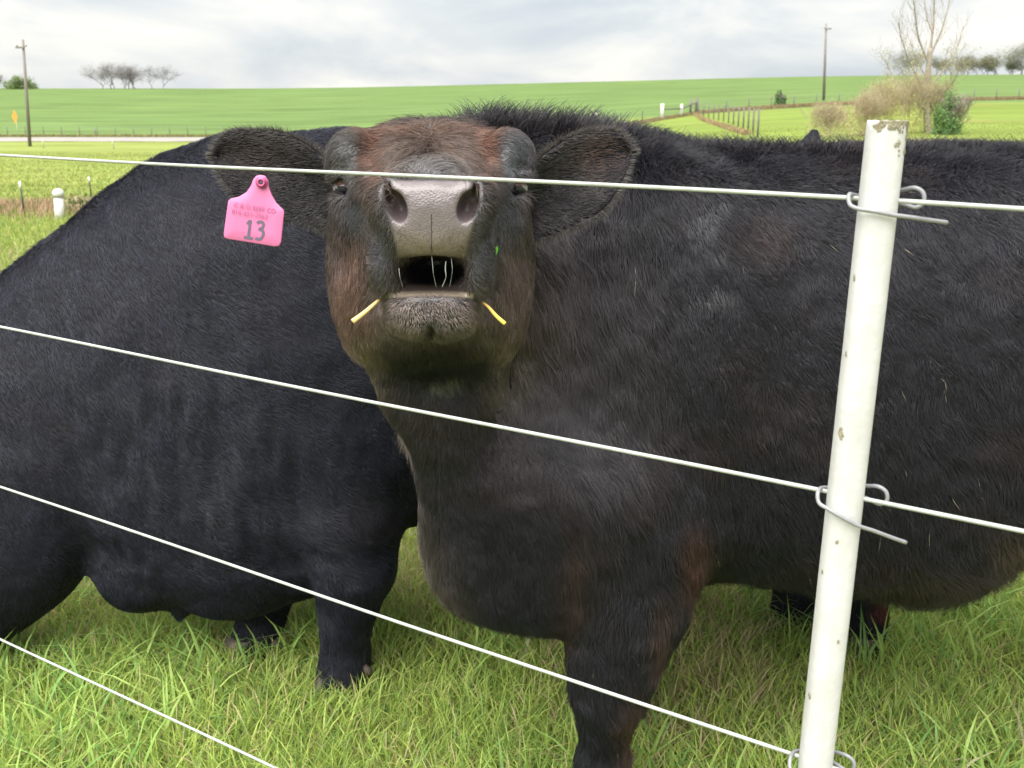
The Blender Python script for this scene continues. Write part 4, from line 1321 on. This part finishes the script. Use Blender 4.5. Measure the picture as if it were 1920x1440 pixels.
def near_grass():
    def region(n, ya, yb, pad, pw=1.0):
        Y = ya + (yb - ya) * rng.random(n) ** pw
        X = rng.uniform(-1, 1, n) * (0.56 * Y + pad)
        return X, Y
    X, Y = region(165000, 1.25, 4.2, 0.45, 0.85)
    p = np.stack([X, Y, 0 * X], 1)
    cl = fnoise(p, 5.0, 211, 2)
    h = (0.045 + 0.075 * cl ** 1.2) * rng.uniform(0.55, 1.5, len(X))
    C = grass_cols(len(X), p)
    blades('grass', X, Y, h, rng.uniform(0.0022, 0.0048, len(X)), C, 0.95).name = 'grass'
    o = bpy.data.objects['grass']; tag(o, 'short green pasture grass under and in front of the cattle', 'grass')
    # longer, broader blades
    X, Y = region(9000, 1.3, 4.0, 0.4)
    p = np.stack([X, Y, 0 * X], 1)
    keep = fnoise(p, 2.5, 221, 2) > 0.45; X, Y, p = X[keep], Y[keep], p[keep]
    C = grass_cols(len(X), p, 0.05) * np.array([0.9, 1.0, 1.1])
    o = blades('tall_grass', X, Y, rng.uniform(0.10, 0.20, len(X)), rng.uniform(0.005, 0.009, len(X)), C, 1.1)
    tag(o, 'longer broad grass blades scattered through the near turf', 'grass')
    # dead thatch lying low
    X, Y = region(26000, 1.25, 4.2, 0.4)
    p = np.stack([X, Y, 0 * X], 1)
    C = np.array([0.36, 0.28, 0.14]) * rng.uniform(0.6, 1.2, (len(X), 1))
    o = blades('dead_grass', X, Y, rng.uniform(0.03, 0.07, len(X)), rng.uniform(0.002, 0.004, len(X)), C, 1.9)
    tag(o, 'pale dead grass lying among the near green blades', 'grass')
    # out to the tan strip
    X, Y = region(90000, 4.2, 15.0, 0.6, 0.8)
    p = np.stack([X, Y, 0 * X], 1)
    C = grass_cols(len(X), p, 0.12) * np.array([0.76, 0.73, 0.72])
    o = blades('meadow_grass', X, Y, rng.uniform(0.05, 0.13, len(X)), rng.uniform(0.006, 0.012, len(X)), C, 0.9)
    tag(o, 'yellow-green pasture grass between the cattle and the tan strip', 'grass')
    X, Y = region(110000, 15.0, 60.0, 3, 1.35)
    p = np.stack([X, Y, 0 * X], 1)
    C = grass_cols(len(X), p, 0.10) * np.array([0.72, 0.66, 0.66])
    o = blades('field_grass', X, Y, rng.uniform(0.03, 0.09, len(X)), rng.uniform(0.010, 0.022, len(X)), C, 1.2)
    tag(o, 'yellow-green grass of the middle field sloping to the road', 'grass')
    # tan uncut strip along the far fence
    n = 26000
    X = rng.uniform(-16, 3, n); Y = rng.normal(13.6, 0.5, n)
    p = np.stack([X, Y, 0 * X], 1)
    hn = fnoise(p, 1.3, 231, 3)
    C = np.array([0.44, 0.30, 0.20]) * rng.uniform(0.6, 1.25, (n, 1))
    gr = (rng.random((n, 1)) < 0.16) * 1.0
    C = C * (1 - gr) + np.array([0.10, 0.17, 0.03]) * gr
    o = blades('dry_grass', X, Y, (0.06 + 0.22 * hn) * rng.uniform(0.6, 1.2, n), rng.uniform(0.006, 0.014, n), C, 0.6)
    tag(o, 'tan dry grass strip by the white pipe marker', 'grass')
near_grass()

# ------------------------------------------------------------------ trees
def grow(rs, p, d, L, r, depth, segs, spread, up=0.15, kids=(2, 3), shrink=0.72, curv=0.18):
    """recursive branch: appends (p0,p1,r0,r1)"""
    n = 3 if depth > 1 else 2
    q = np.array(p, float); d = np.array(d, float)
    for i in range(n):
        d = d + np.array([rs.gauss(0, curv), rs.gauss(0, curv), rs.gauss(0, curv * 0.6) + up * 0.5]); d /= np.linalg.norm(d)
        q2 = q + d * L / n
        r2 = r * (0.86 if depth else 0.6)
        segs.append((q.copy(), q2.copy(), r, r2)); q = q2; r = r2
        if depth > 0 and i < n - 1 and rs.random() < 0.65:
            a = rs.uniform(0, 2 * math.pi); s = np.array([math.cos(a), math.sin(a), 0.25]) * spread * 1.1
            dd = d + s; dd /= np.linalg.norm(dd)
            grow(rs, q, dd, L * shrink * rs.uniform(0.7, 1.0), r * 0.6, depth - 1, segs, spread, up, kids, shrink, curv)
    if depth > 0:
        for k in range(rs.randint(*kids)):
            a = rs.uniform(0, 2 * math.pi); s = np.array([math.cos(a), math.sin(a), rs.uniform(-0.1, 0.3)]) * spread
            dd = d + s; dd /= np.linalg.norm(dd)
            grow(rs, q, dd, L * shrink * rs.uniform(0.75, 1.1), r * 0.7, depth - 1, segs, spread, up, kids, shrink, curv)

def segs_mesh(segs, n=4):
    A = np.array([s[0] for s in segs]); B = np.array([s[1] for s in segs]); ra = np.array([s[2] for s in segs]); rb = np.array([s[3] for s in segs])
    d = B - A; d /= np.linalg.norm(d, axis=1)[:, None] + 1e-9
    ref = np.where(np.abs(d[:, 2:3]) < 0.9, np.array([[0, 0, 1.0]]), np.array([[1.0, 0, 0]]))
    u = np.cross(d, ref); u /= np.linalg.norm(u, axis=1)[:, None]; v = np.cross(d, u)
    m = len(segs); V = np.zeros((m, 2 * n, 3))
    for k in range(n):
        a = 2 * math.pi * k / n; o_ = math.cos(a) * u + math.sin(a) * v
        V[:, k] = A + o_ * ra[:, None]; V[:, n + k] = B + o_ * rb[:, None]
    base = (np.arange(m) * 2 * n)[:, None]
    Q = np.concatenate([base + np.array([k, (k + 1) % n, n + (k + 1) % n, n + k]) for k in range(n)])
    return V.reshape(-1, 3), Q

def leaf_mesh(P, size, C):
    n = len(P)
    a = rng.normal(size=(n, 3)); a /= np.linalg.norm(a, axis=1)[:, None]
    b = rng.normal(size=(n, 3)); b = np.cross(a, b); b /= np.linalg.norm(b, axis=1)[:, None]
    s = (size * rng.uniform(0.6, 1.3, n))[:, None]
    V = np.stack([P - a * s, P - b * s * 0.55, P + a * s, P + b * s * 0.55], 1).reshape(-1, 3)
    Q = np.arange(n * 4).reshape(n, 4)
    return V, Q, np.repeat(C, 4, 0)

def tree(name, label, x, y, Y, height, depth=4, seed=1, spread=0.7, trunk_r=0.16, barkm='bark_far', leaves=0, leaf_size=0.2, leaf_col=(0.10, 0.14, 0.05), trunk_frac=0.25,
         nstem=1, thin=1.0, lean=(0, 0), group=None, cat='tree', leafz=(0.0, 1.0), crown='crown', up=0.15, tol=0.35, wide=1.0, blob=None, sx=0.25):
    rs = random.Random(seed)
    b = W(x, y, Y); bx, by = b[0], b[1]; bz = float(gz(bx, by)) - 0.15
    root = empty(name, (bx, by, bz))
    tr, cr_ = [], []
    for s_ in range(nstem):
        d0 = np.array([lean[0] + (rs.gauss(0, 0.25) if nstem > 1 else 0), lean[1] + (rs.gauss(0, 0.2) if nstem > 1 else 0), 1.0]); d0 /= np.linalg.norm(d0)
        p = np.array([bx + (rs.gauss(0, sx) if nstem > 1 else 0), by, bz]); L = height * trunk_frac
        q = p + d0 * L
        mid = (p + q) / 2 + np.array([rs.gauss(0, 0.03) * L, 0, 0])
        tr += [(p, mid, trunk_r * 1.25, trunk_r), (mid, q, trunk_r, trunk_r * 0.85)]
        for k in range(rs.randint(3, 4)):
            a = rs.uniform(0, 2 * math.pi)
            dd = d0 + np.array([math.cos(a), math.sin(a), 0.1]) * spread * rs.uniform(0.5, 1.1); dd /= np.linalg.norm(dd)
            grow(rs, q, dd, height * 0.30, trunk_r * 0.6, depth, cr_, spread, up=up)
    # scale crown so the top reaches the asked height
    top = max(s[1][2] for s in cr_) - bz
    k = height / top
    def scl(v): return np.array([bx + (v[0] - bx) * k * wide, by + (v[1] - by) * k * wide, bz + (v[2] - bz) * k])
    tr = [(scl(a), scl(b_), c, d) for a, b_, c, d in tr]
    cr_ = [(scl(a), scl(b_), max(c * thin, 0.006 * thin), max(d * thin, 0.005 * thin)) for a, b_, c, d in cr_]
    for i_ in range(0, len(tr), 2):
        v, q = segs_mesh(tr[i_:i_ + 2], 7); link('trunk', mesh_np('trunk', v, q, M[barkm]), root)
    v, q = segs_mesh(cr_, 3); co = link(crown, mesh_np('crown', v, q, M[barkm]), root)
    if leaves:
        ends = np.array([s[1] for s in cr_]); 
        zf = (ends[:, 2] - bz) / height
        ends = ends[(zf >= leafz[0]) & (zf <= leafz[1])]
        if blob:
            rx_, rz_ = blob; m_ = max(12, leaves // 45)
            u_ = rng.normal(size=(m_, 3)); u_ /= np.linalg.norm(u_, axis=1)[:, None]; u_ *= (rng.random(m_) ** 0.45)[:, None]; u_[:, 2] = np.abs(u_[:, 2])
            cc_ = np.array([bx, by, bz]) + u_ * np.array([rx_, rx_, rz_])
            ends = cc_
            P = cc_[rng.integers(0, m_, leaves)] + rng.normal(0, 0.11, (leaves, 3)) * np.array([rx_, rx_, rz_])
        elif len(ends):
            P = ends[rng.integers(0, len(ends), leaves)] + rng.normal(0, tol, (leaves, 3)) * height * 0.08
        if len(ends):
            C = np.asarray(leaf_col) * rng.uniform(0.6, 1.5, (leaves, 1)) * np.array([1, 1, 1])
            v, q, c = leaf_mesh(P, leaf_size, C)
            link('leaves', mesh_np('leaves', v, q, M['leaf'], False, c), root)
    tag(root, label, cat, group)
    return root

G1 = 'bare trees on the far crest'
gb = (0.17, 0.16, 0.16)
tree('bare_tree', "widest bare tree, at the left end of the clump on the far crest", 203, 168, 415, 10.4, 5, 3, 1.0, 0.17, leaves=5200, leaf_size=0.10, leaf_col=gb, thin=1.1, group=G1, trunk_frac=0.10, nstem=3, wide=1.15, up=-0.02, tol=0.7, sx=1.6)
tree('bare_tree', 'middle bare tree of the clump on the far crest', 248, 168, 418, 10.2, 5, 5, 0.95, 0.16, leaves=5200, leaf_size=0.10, leaf_col=gb, thin=1.1, group=G1, trunk_frac=0.10, nstem=4, wide=0.95, up=-0.02, tol=0.7, sx=1.6)
tree('bare_tree', 'smaller bare tree at the right end of the clump on the far crest', 298, 168, 414, 9.2, 5, 8, 1.0, 0.14, leaves=3000, leaf_size=0.10, leaf_col=gb, thin=1.0, group=G1, trunk_frac=0.10, nstem=2, wide=1.1, up=-0.02, tol=0.7, sx=1.0)
tree('leafing_bush', 'round green bush on the crest behind the leftmost utility pole', 38, 166, 410, 4.6, 4, 12, 0.9, 0.12, leaves=4200, leaf_size=0.26, leaf_col=(0.15, 0.21, 0.075), nstem=4, cat='bush', trunk_frac=0.03, wide=1.4, blob=(6.0, 5.0))
tree('bare_tree', 'bare tree cut off by the left picture edge on the far crest', -8, 166, 412, 6.8, 5, 14, 0.7, 0.14, leaves=1500, leaf_size=0.10, leaf_col=gb, thin=0.75, group=G1, trunk_frac=0.05, nstem=3, wide=1.0, up=0.1, tol=0.5)
G2 = 'leafing trees on the crest behind the white post'
for i, (x_, hh, sd, lab, gc, wd) in enumerate([
        (1692, 10.0, 21, 'grey-green rounded tree on the crest just left of the tall bare tree', (0.17, 0.18, 0.12), 1.6),
        (1760, 8.0, 22, 'low grey-green tree on the crest behind the tall bare tree', (0.19, 0.20, 0.12), 1.6),
        (1812, 9.0, 23, 'thin pale tree on the crest just right of the tall bare tree', (0.22, 0.22, 0.17), 1.3),
        (1842, 7.5, 24, 'small yellow-green tree on the crest near the right edge', (0.20, 0.20, 0.11), 1.6),
        (1868, 9.0, 25, 'middle tree of the green crest clump near the right edge', (0.18, 0.20, 0.11), 1.4),
        (1890, 7.0, 27, 'low bushy tree on the crest beside the tall edge tree', (0.18, 0.20, 0.12), 1.5),
        (1914, 13.5, 26, 'tallest crest tree, cut by the right picture edge', (0.17, 0.19, 0.11), 1.3)]):
    tree('crest_tree', lab, x_, 142, 418 + (i % 3) * 3, hh, 5, sd, 0.9, 0.17, leaves=3600, leaf_size=0.17, leaf_col=gc, group=G2, thin=0.8, trunk_frac=0.06, tol=0.8, nstem=3, wide=wd * 0.7, up=0.0, sx=1.0)
# tall bare tree and the brush round it
def cottonwood():
    Y = 46; rs = random.Random(5)
    b = W(1741, 250, Y); bz = float(gz(b[0], Y)) - 0.1
    root = empty('cottonwood_tree', (b[0], Y, bz))
    tag(root, 'tall pale bare tree rising out of the top edge behind the white post', 'tree')
    def path(pl, dY): 
        return spline([W(x_, y_, Y + d_) for (x_, y_), d_ in zip(pl, np.linspace(0, dY, len(pl)))], 5)
    tk = path([(1741, 262), (1737, 200), (1740, 140), (1744, 90)], 0); tk[0, 2] = min(tk[0, 2], bz)
    v, f_ = tube(tk, np.linspace(0.15, 0.10, len(tk)), 9); link('trunk', mesh_np('trunk', v, f_, M['bark']), root)
    segs = []
    for pl, dY, r0 in (([(1744, 90), (1750, 40), (1752, -30), (1760, -110)], 0.3, 0.085), ([(1741, 120), (1722, 70), (1714, 10), (1706, -60)], -0.8, 0.07), ([(1742, 110), (1764, 60), (1780, 0), (1786, -70)], 0.9, 0.07),
                       ([(1738, 180), (1712, 130), (1692, 80), (1684, 40)], -1.0, 0.05), ([(1739, 170), (1770, 130), (1792, 95), (1806, 50)], 0.6, 0.05), ([(1738, 210), (1700, 175), (1672, 140), (1660, 112)], 1.0, 0.04),
                       ([(1738, 215), (1765, 180), (1790, 150), (1800, 125)], -0.7, 0.04), ([(1748, 60), (1735, 20), (1730, -40)], 0.8, 0.05), ([(1742, 150), (1722, 120), (1700, 60)], 1.2, 0.04)):
        P = path(pl, dY); rr = np.linspace(r0, 0.012, len(P))
        for i in range(len(P) - 1):
            segs.append((P[i], P[i + 1], rr[i], rr[i + 1]))
            if i > 1:
                for _ in range(2):
                    d = P[i + 1] - P[i]; d /= np.linalg.norm(d)
                    d = d + np.array([rs.gauss(0, 0.6), rs.gauss(0, 0.6), rs.gauss(0.25, 0.25)]); d /= np.linalg.norm(d)
                    grow(rs, P[i], d, rs.uniform(0.35, 0.8), 0.009, 1, segs, 0.6, up=0.3)
    segs = [(a_, b_, max(c * 0.8, 0.005), max(d * 0.8, 0.004)) for a_, b_, c, d in segs]
    v, q = segs_mesh(segs, 3); link('crown', mesh_np('crown', v, q, M['bark']), root)
    ends = np.array([s_[1] for s_ in segs]); ends = ends[PX(ends)[1] > 90]
    P = ends[rng.integers(0, len(ends), 1500)] + rng.normal(0, 0.12, (1500, 3))
    v, q, c = leaf_mesh(P, 0.028, np.array([0.36, 0.36, 0.14]) * rng.uniform(0.6, 1.4, (1500, 1)))
    link('leaves', mesh_np('leaves', v, q, M['leaf'], False, c), root)
cottonwood()
G3 = 'brush behind the white post'
for i, (x_, hh, sd, lab, lc, nl, wd) in enumerate([
        (1556, 1.7, 41, 'tan twiggy shrub rising beside the second utility pole', (0.42, 0.34, 0.22), 3000, 1.3),
        (1615, 2.2, 42, 'brown twiggy shrub directly behind the top of the white post', (0.32, 0.22, 0.14), 2800, 1.3),
        (1660, 2.7, 43, 'yellow-leaved shrub just behind the right edge of the white post', (0.50, 0.48, 0.16), 3600, 1.1),
        (1705, 3.0, 44, 'yellow-green twiggy shrub at the foot of the tall bare tree', (0.48, 0.50, 0.17), 3600, 1.1),
        (1752, 2.5, 45, 'sparse yellowish shrub between the tall bare tree and the dark bush', (0.48, 0.47, 0.18), 2400, 1.0)]):
    tree('shrub', lab, x_, 250, 43 + i * 0.9, hh, 4, sd, 0.6, 0.016, 'twig', leaves=nl, leaf_size=0.026, leaf_col=lc, nstem=7, trunk_frac=0.05, thin=0.42, group=G3, cat='shrub', wide=wd * 0.85, up=0.35, blob=(0.62 * hh * wd * 0.8, hh * 0.92))
tree('evergreen_bush', 'dark green bush right of the tall bare tree', 1774, 250, 44, 1.85, 4, 51, 0.45, 0.04, 'bark', leaves=5200, leaf_size=0.045, leaf_col=(0.14, 0.24, 0.085), nstem=3, trunk_frac=0.12, cat='bush', blob=(0.62, 1.7))
tree('evergreen_bush', 'small lone dark cedar by the far fence left of the second pole', 1463, 190, 118, 1.7, 4, 52, 0.5, 0.05, 'bark', leaves=1800, leaf_size=0.10, leaf_col=(0.10, 0.17, 0.065), nstem=2, trunk_frac=0.12, cat='bush', blob=(0.75, 1.7))
tree('weed_bush', 'low green weeds growing at the tan strip by the grazing cow', 212, 402, 13.3, 0.40, 3, 53, 0.9, 0.006, 'twig', leaves=1300, leaf_size=0.022, leaf_col=(0.12, 0.18, 0.05), nstem=6, trunk_frac=0.1, cat='weeds', tol=1.0)

# ------------------------------------------------------------------ poles, markers, far fences
def pole(label, x, ybase, xt, ytop, Y, r, armdir):
    b = W(x, ybase, Y); z0 = float(gz(b[0], Y)); zt = W(xt, ytop, Y)[2]; tx = W(xt, ytop, Y)[0]; mxx = (b[0] + tx) / 2
    root = empty('utility_pole', (b[0], Y, z0)); tag(root, label, 'utility pole', 'utility poles')
    v, f_ = tube([(b[0], Y, z0 - 0.3), (mxx, Y, (z0 + zt) / 2), (tx, Y, zt)], [r * 1.25, r * 1.05, r * 0.8], 10)
    link('pole', mesh_np('pole', v, f_, M['polewood']), root)
    b = np.array([tx, Y, z0])
    mb = MB(); mb.box((b[0] - 0.06 + min(0, armdir), Y - 0.2, zt - 0.75), (b[0] + 0.06 + max(0, armdir), Y - 0.08, zt - 0.6)); mb.build('crossarm', M['polewood'], root, False)
    for dx in (armdir * 0.85, -0.25 * np.sign(armdir)):
        v, f_ = tube([(b[0] + dx, Y - 0.14, zt - 0.62), (b[0] + dx, Y - 0.14, zt - 0.45), (b[0] + dx, Y - 0.14, zt - 0.35)], [0.06, 0.10, 0.05], 8)
        link('insulator', mesh_np('insulator', v, f_, M['insul']), root)
pole('tall wooden utility pole standing by the road at the left', 56, 275, 43, 74, 95, 0.125, -0.6)
pole('wooden utility pole rising from the brush beyond the black back', 1545, 182, 1549, 44, 141, 0.15, 0.6)

def marker(name, label, cat, x, yb, yt, Y, r, m, tipm=None, lean=0.0, group=None):
    b = W(x, yb, Y); z0 = float(gz(b[0], Y)); zt = z0 + (W(x, yt, Y)[2] - W(x, yb, Y)[2])
    root = empty(name, (b[0], Y, z0)); tag(root, label, cat, group)
    h = zt - z0
    mb = MB()
    v, f_ = tube([(b[0], Y, z0 - 0.2), (b[0] - lean * h * 0.5, Y, z0 + h * 0.5), (b[0] - lean * h * (0.8 if tipm else 1), Y, z0 + h * (0.8 if tipm else 1))], r, 8); mb.add(v, f_)
    if name == 't_post':     # fin and studs of the steel section
        mb.box((b[0] - r * 0.4, Y - r * 2.2, z0), (b[0] + r * 0.4, Y - r * 0.5, z0 + h * 0.8))
    mb.build('shaft', M[m], root)
    if tipm:
        v, f_ = tube([(b[0] - lean * h * 0.8, Y, z0 + h * 0.79), (b[0] - lean * h, Y, zt)], r * 1.12, 8); link('painted_tip', mesh_np('painted_tip', v, f_, M[tipm]), root)
marker('t_post', 'green steel post with white tip standing left of the white pipe marker', 'fence post', 47, 408, 342, 13.0, 0.012, 'tpost', 'tip', 0.03, 'steel fence posts')
marker('t_post', 'green steel post with white tip right of the white pipe marker', 'fence post', 172, 372, 328, 15.4, 0.012, 'tpost', 'tip', 0.03, 'steel fence posts')
marker('road_marker', 'pale marker stake by the road, nearer the utility pole', 'marker', 83, 284, 265, 80, 0.045, 'marker', None, 0.02, 'road markers')
marker('road_marker', 'pale leaning marker stake by the road, nearer the grazing cow', 'marker', 215, 288, 269, 76, 0.05, 'marker', None, 0.16, 'road markers')
marker('road_marker', 'grey stake standing on the far side of the road', 'marker', 180, 259, 242, 112, 0.07, 'oldwood', None, 0.05)

def pvc_pipe():
    Y = 12.6; b = W(112, 418, Y); zt = W(108, 353, Y)[2]; z0 = float(gz(b[0], Y)); xt = W(108, 353, Y)[0]
    root = empty('pipe_marker', (b[0], Y, z0)); tag(root, 'short white capped pipe standing in the tan grass strip', 'pipe')
    r = 0.056
    v, f_ = tube([(b[0], Y, z0 - 0.1), (xt, Y, zt - 0.09)], r, 20); link('pipe', mesh_np('pipe', v, f_, M['pvc']), root)
    zc = zt - 0.10
    prof = [(0, 0.066), (0.045, 0.067), (0.062, 0.062), (0.08, 0.050), (0.092, 0.032), (0.098, 0.012)]
    v, f_ = tube([(xt, Y, zc + a) for a, _ in prof], [q for _, q in prof], 20); link('cap', mesh_np('cap', v, f_, M['pvc']), root)
pvc_pipe()

def sign():
    Y = 109; b = W(30, 240, Y); z0 = float(gz(b[0], Y)); c = W(28, 219, Y)
    root = empty('road_sign', (b[0], Y, z0)); tag(root, 'small orange-yellow diamond road sign seen edge-on beyond the road', 'road sign')
    v, f_ = tube([(b[0] + 0.1, Y, z0 - 0.2), (c[0] + 0.1, Y, c[2])], 0.04, 6); link('sign_post', mesh_np('sign_post', v, f_, M['marker']), root)
    hw, hh, th = 0.30, 0.72, 0.02
    V = []
    for dy in (-0.06, -0.06 + th):
        V += [(c[0] - hw, Y + dy, c[2]), (c[0], Y + dy, c[2] - hh), (c[0] + hw, Y + dy, c[2]), (c[0], Y + dy, c[2] + hh)]
    q = [(0, 1, 2, 3), (7, 6, 5, 4), (0, 4, 5, 1), (1, 5, 6, 2), (2, 6, 7, 3), (3, 7, 4, 0)]
    link('sign_panel', mesh_np('sign_panel', np.array(V), np.array(q), M['signy'], False), root)
sign()

def far_fence(label, pts, ph, pr, m, nwire=3, wr=0.006, rail=None):
    """posts at world (X,Y) list, wires between"""
    x0, y0 = pts[0]
    root = empty('field_fence', (x0, y0, float(gz(x0, y0)))); tag(root, label, 'fence')
    tops = []
    for (x_, y_), hgt, rr, mm in zip(pts, ph, pr, m):
        z = float(gz(x_, y_)); tops.append((x_, y_, z, hgt))
        v, f_ = tube([(x_, y_, z - 0.2), (x_, y_, z + hgt * 0.5), (x_, y_, z + hgt)], rr, 7)
        link('fence_post', mesh_np('fence_post', v, f_, M[mm]), root)
    hm = min(ph)
    for k in range(nwire):
        f_ = (k + 0.8) / nwire
        P = [(a, b - pr[0], z + hm * 0.95 * f_) for a, b, z, _ in tops]
        v, q = tube(P, wr, 3, caps=False)
        link('fence_wire', mesh_np('fence_wire', v, [q[0]], M['tie']), root)
    if rail:
        for i, j, f_ in rail:
            a, b = tops[i], tops[j]
            v, q = tube([(a[0], a[1] - 0.05, a[2] + a[3] * f_), (b[0], b[1] - 0.05, b[2] + b[3] * f_)], 0.06, 6)
            link('rail', mesh_np('rail', v, q, M['oldwood']), root)
def wx(x, Y): return float(W(x, 200, Y)[0])
xs = [1118, 1165, 1205, 1242, 1278, 1295, 1306]
far_fence('wooden-braced pasture fence with white posts running to the corner on the far slope', [(wx(a, Y), Y) for a, Y in zip(xs, [84, 90, 96, 99, 103, 106, 108])],
          [1.3, 1.1, 1.1, 1.45, 1.2, 1.5, 1.6], [0.09, 0.04, 0.04, 0.17, 0.13, 0.12, 0.16], ['pvc', 'tpost', 'tpost', 'pvc', 'pvc', 'oldwood', 'oldwood'], rail=[(3, 4, 0.65), (4, 5, 0.65), (5, 6, 0.7)])
far_fence('dark-posted fence running from the corner down towards the black back', [(wx(1306 + 118 * t, 108 - 62 * t), 108 - 62 * t) for t in np.linspace(0.04, 1, 13)],
          [1.2] * 13, [0.045] * 13, ['oldwood'] * 13)
far_fence('thin fence line crossing the slope behind the second utility pole', [(wx(a, 110 + (a - 1310) * 0.02), 110 + (a - 1310) * 0.02) for a in range(1320, 2000, 42)],
          [1.25] * 17, [0.05] * 17, ['oldwood'] * 17)
far_fence('wire fence along the far verge of the road', [(wx(a, 113), 113) for a in range(-60, 420, 34)], [1.1] * 15, [0.04] * 15, ['oldwood'] * 15)
# dry grass along the far fences
def strip(name, label, P0, P1, n, w, h, c):
    t = rng.random(n); X = P0[0] + (P1[0] - P0[0]) * t + rng.normal(0, w, n); Y = P0[1] + (P1[1] - P0[1]) * t + rng.normal(0, w, n)
    C = np.asarray(c) * rng.uniform(0.6, 1.3, (n, 1))
    o = blades(name, X, Y, rng.uniform(0.5, 1.1, n) * h, rng.uniform(0.03, 0.07, n), C, 0.7)
    tag(o, label, 'grass')
strip('dry_grass', 'tan dead grass line under the fence running down the slope', (wx(1302, 109), 109), (wx(1404, 50), 50), 3500, 0.10, 0.28, (0.36, 0.27, 0.15))
strip('dry_grass', 'tan dead grass line under the fence crossing the far slope', (wx(1310, 110), 110), (wx(1990, 124), 124), 9000, 0.5, 0.5, (0.30, 0.23, 0.13))
strip('dry_grass', 'faint dead grass line under the braced fence with white posts', (wx(1090, 84), 84), (wx(1306, 108), 108), 4000, 0.4, 0.35, (0.28, 0.23, 0.12))
strip('dry_grass', 'pale dead grass along the far verge of the road', (wx(-80, 112), 112), (wx(420, 112), 112), 5000, 0.7, 0.4, (0.26, 0.24, 0.10))
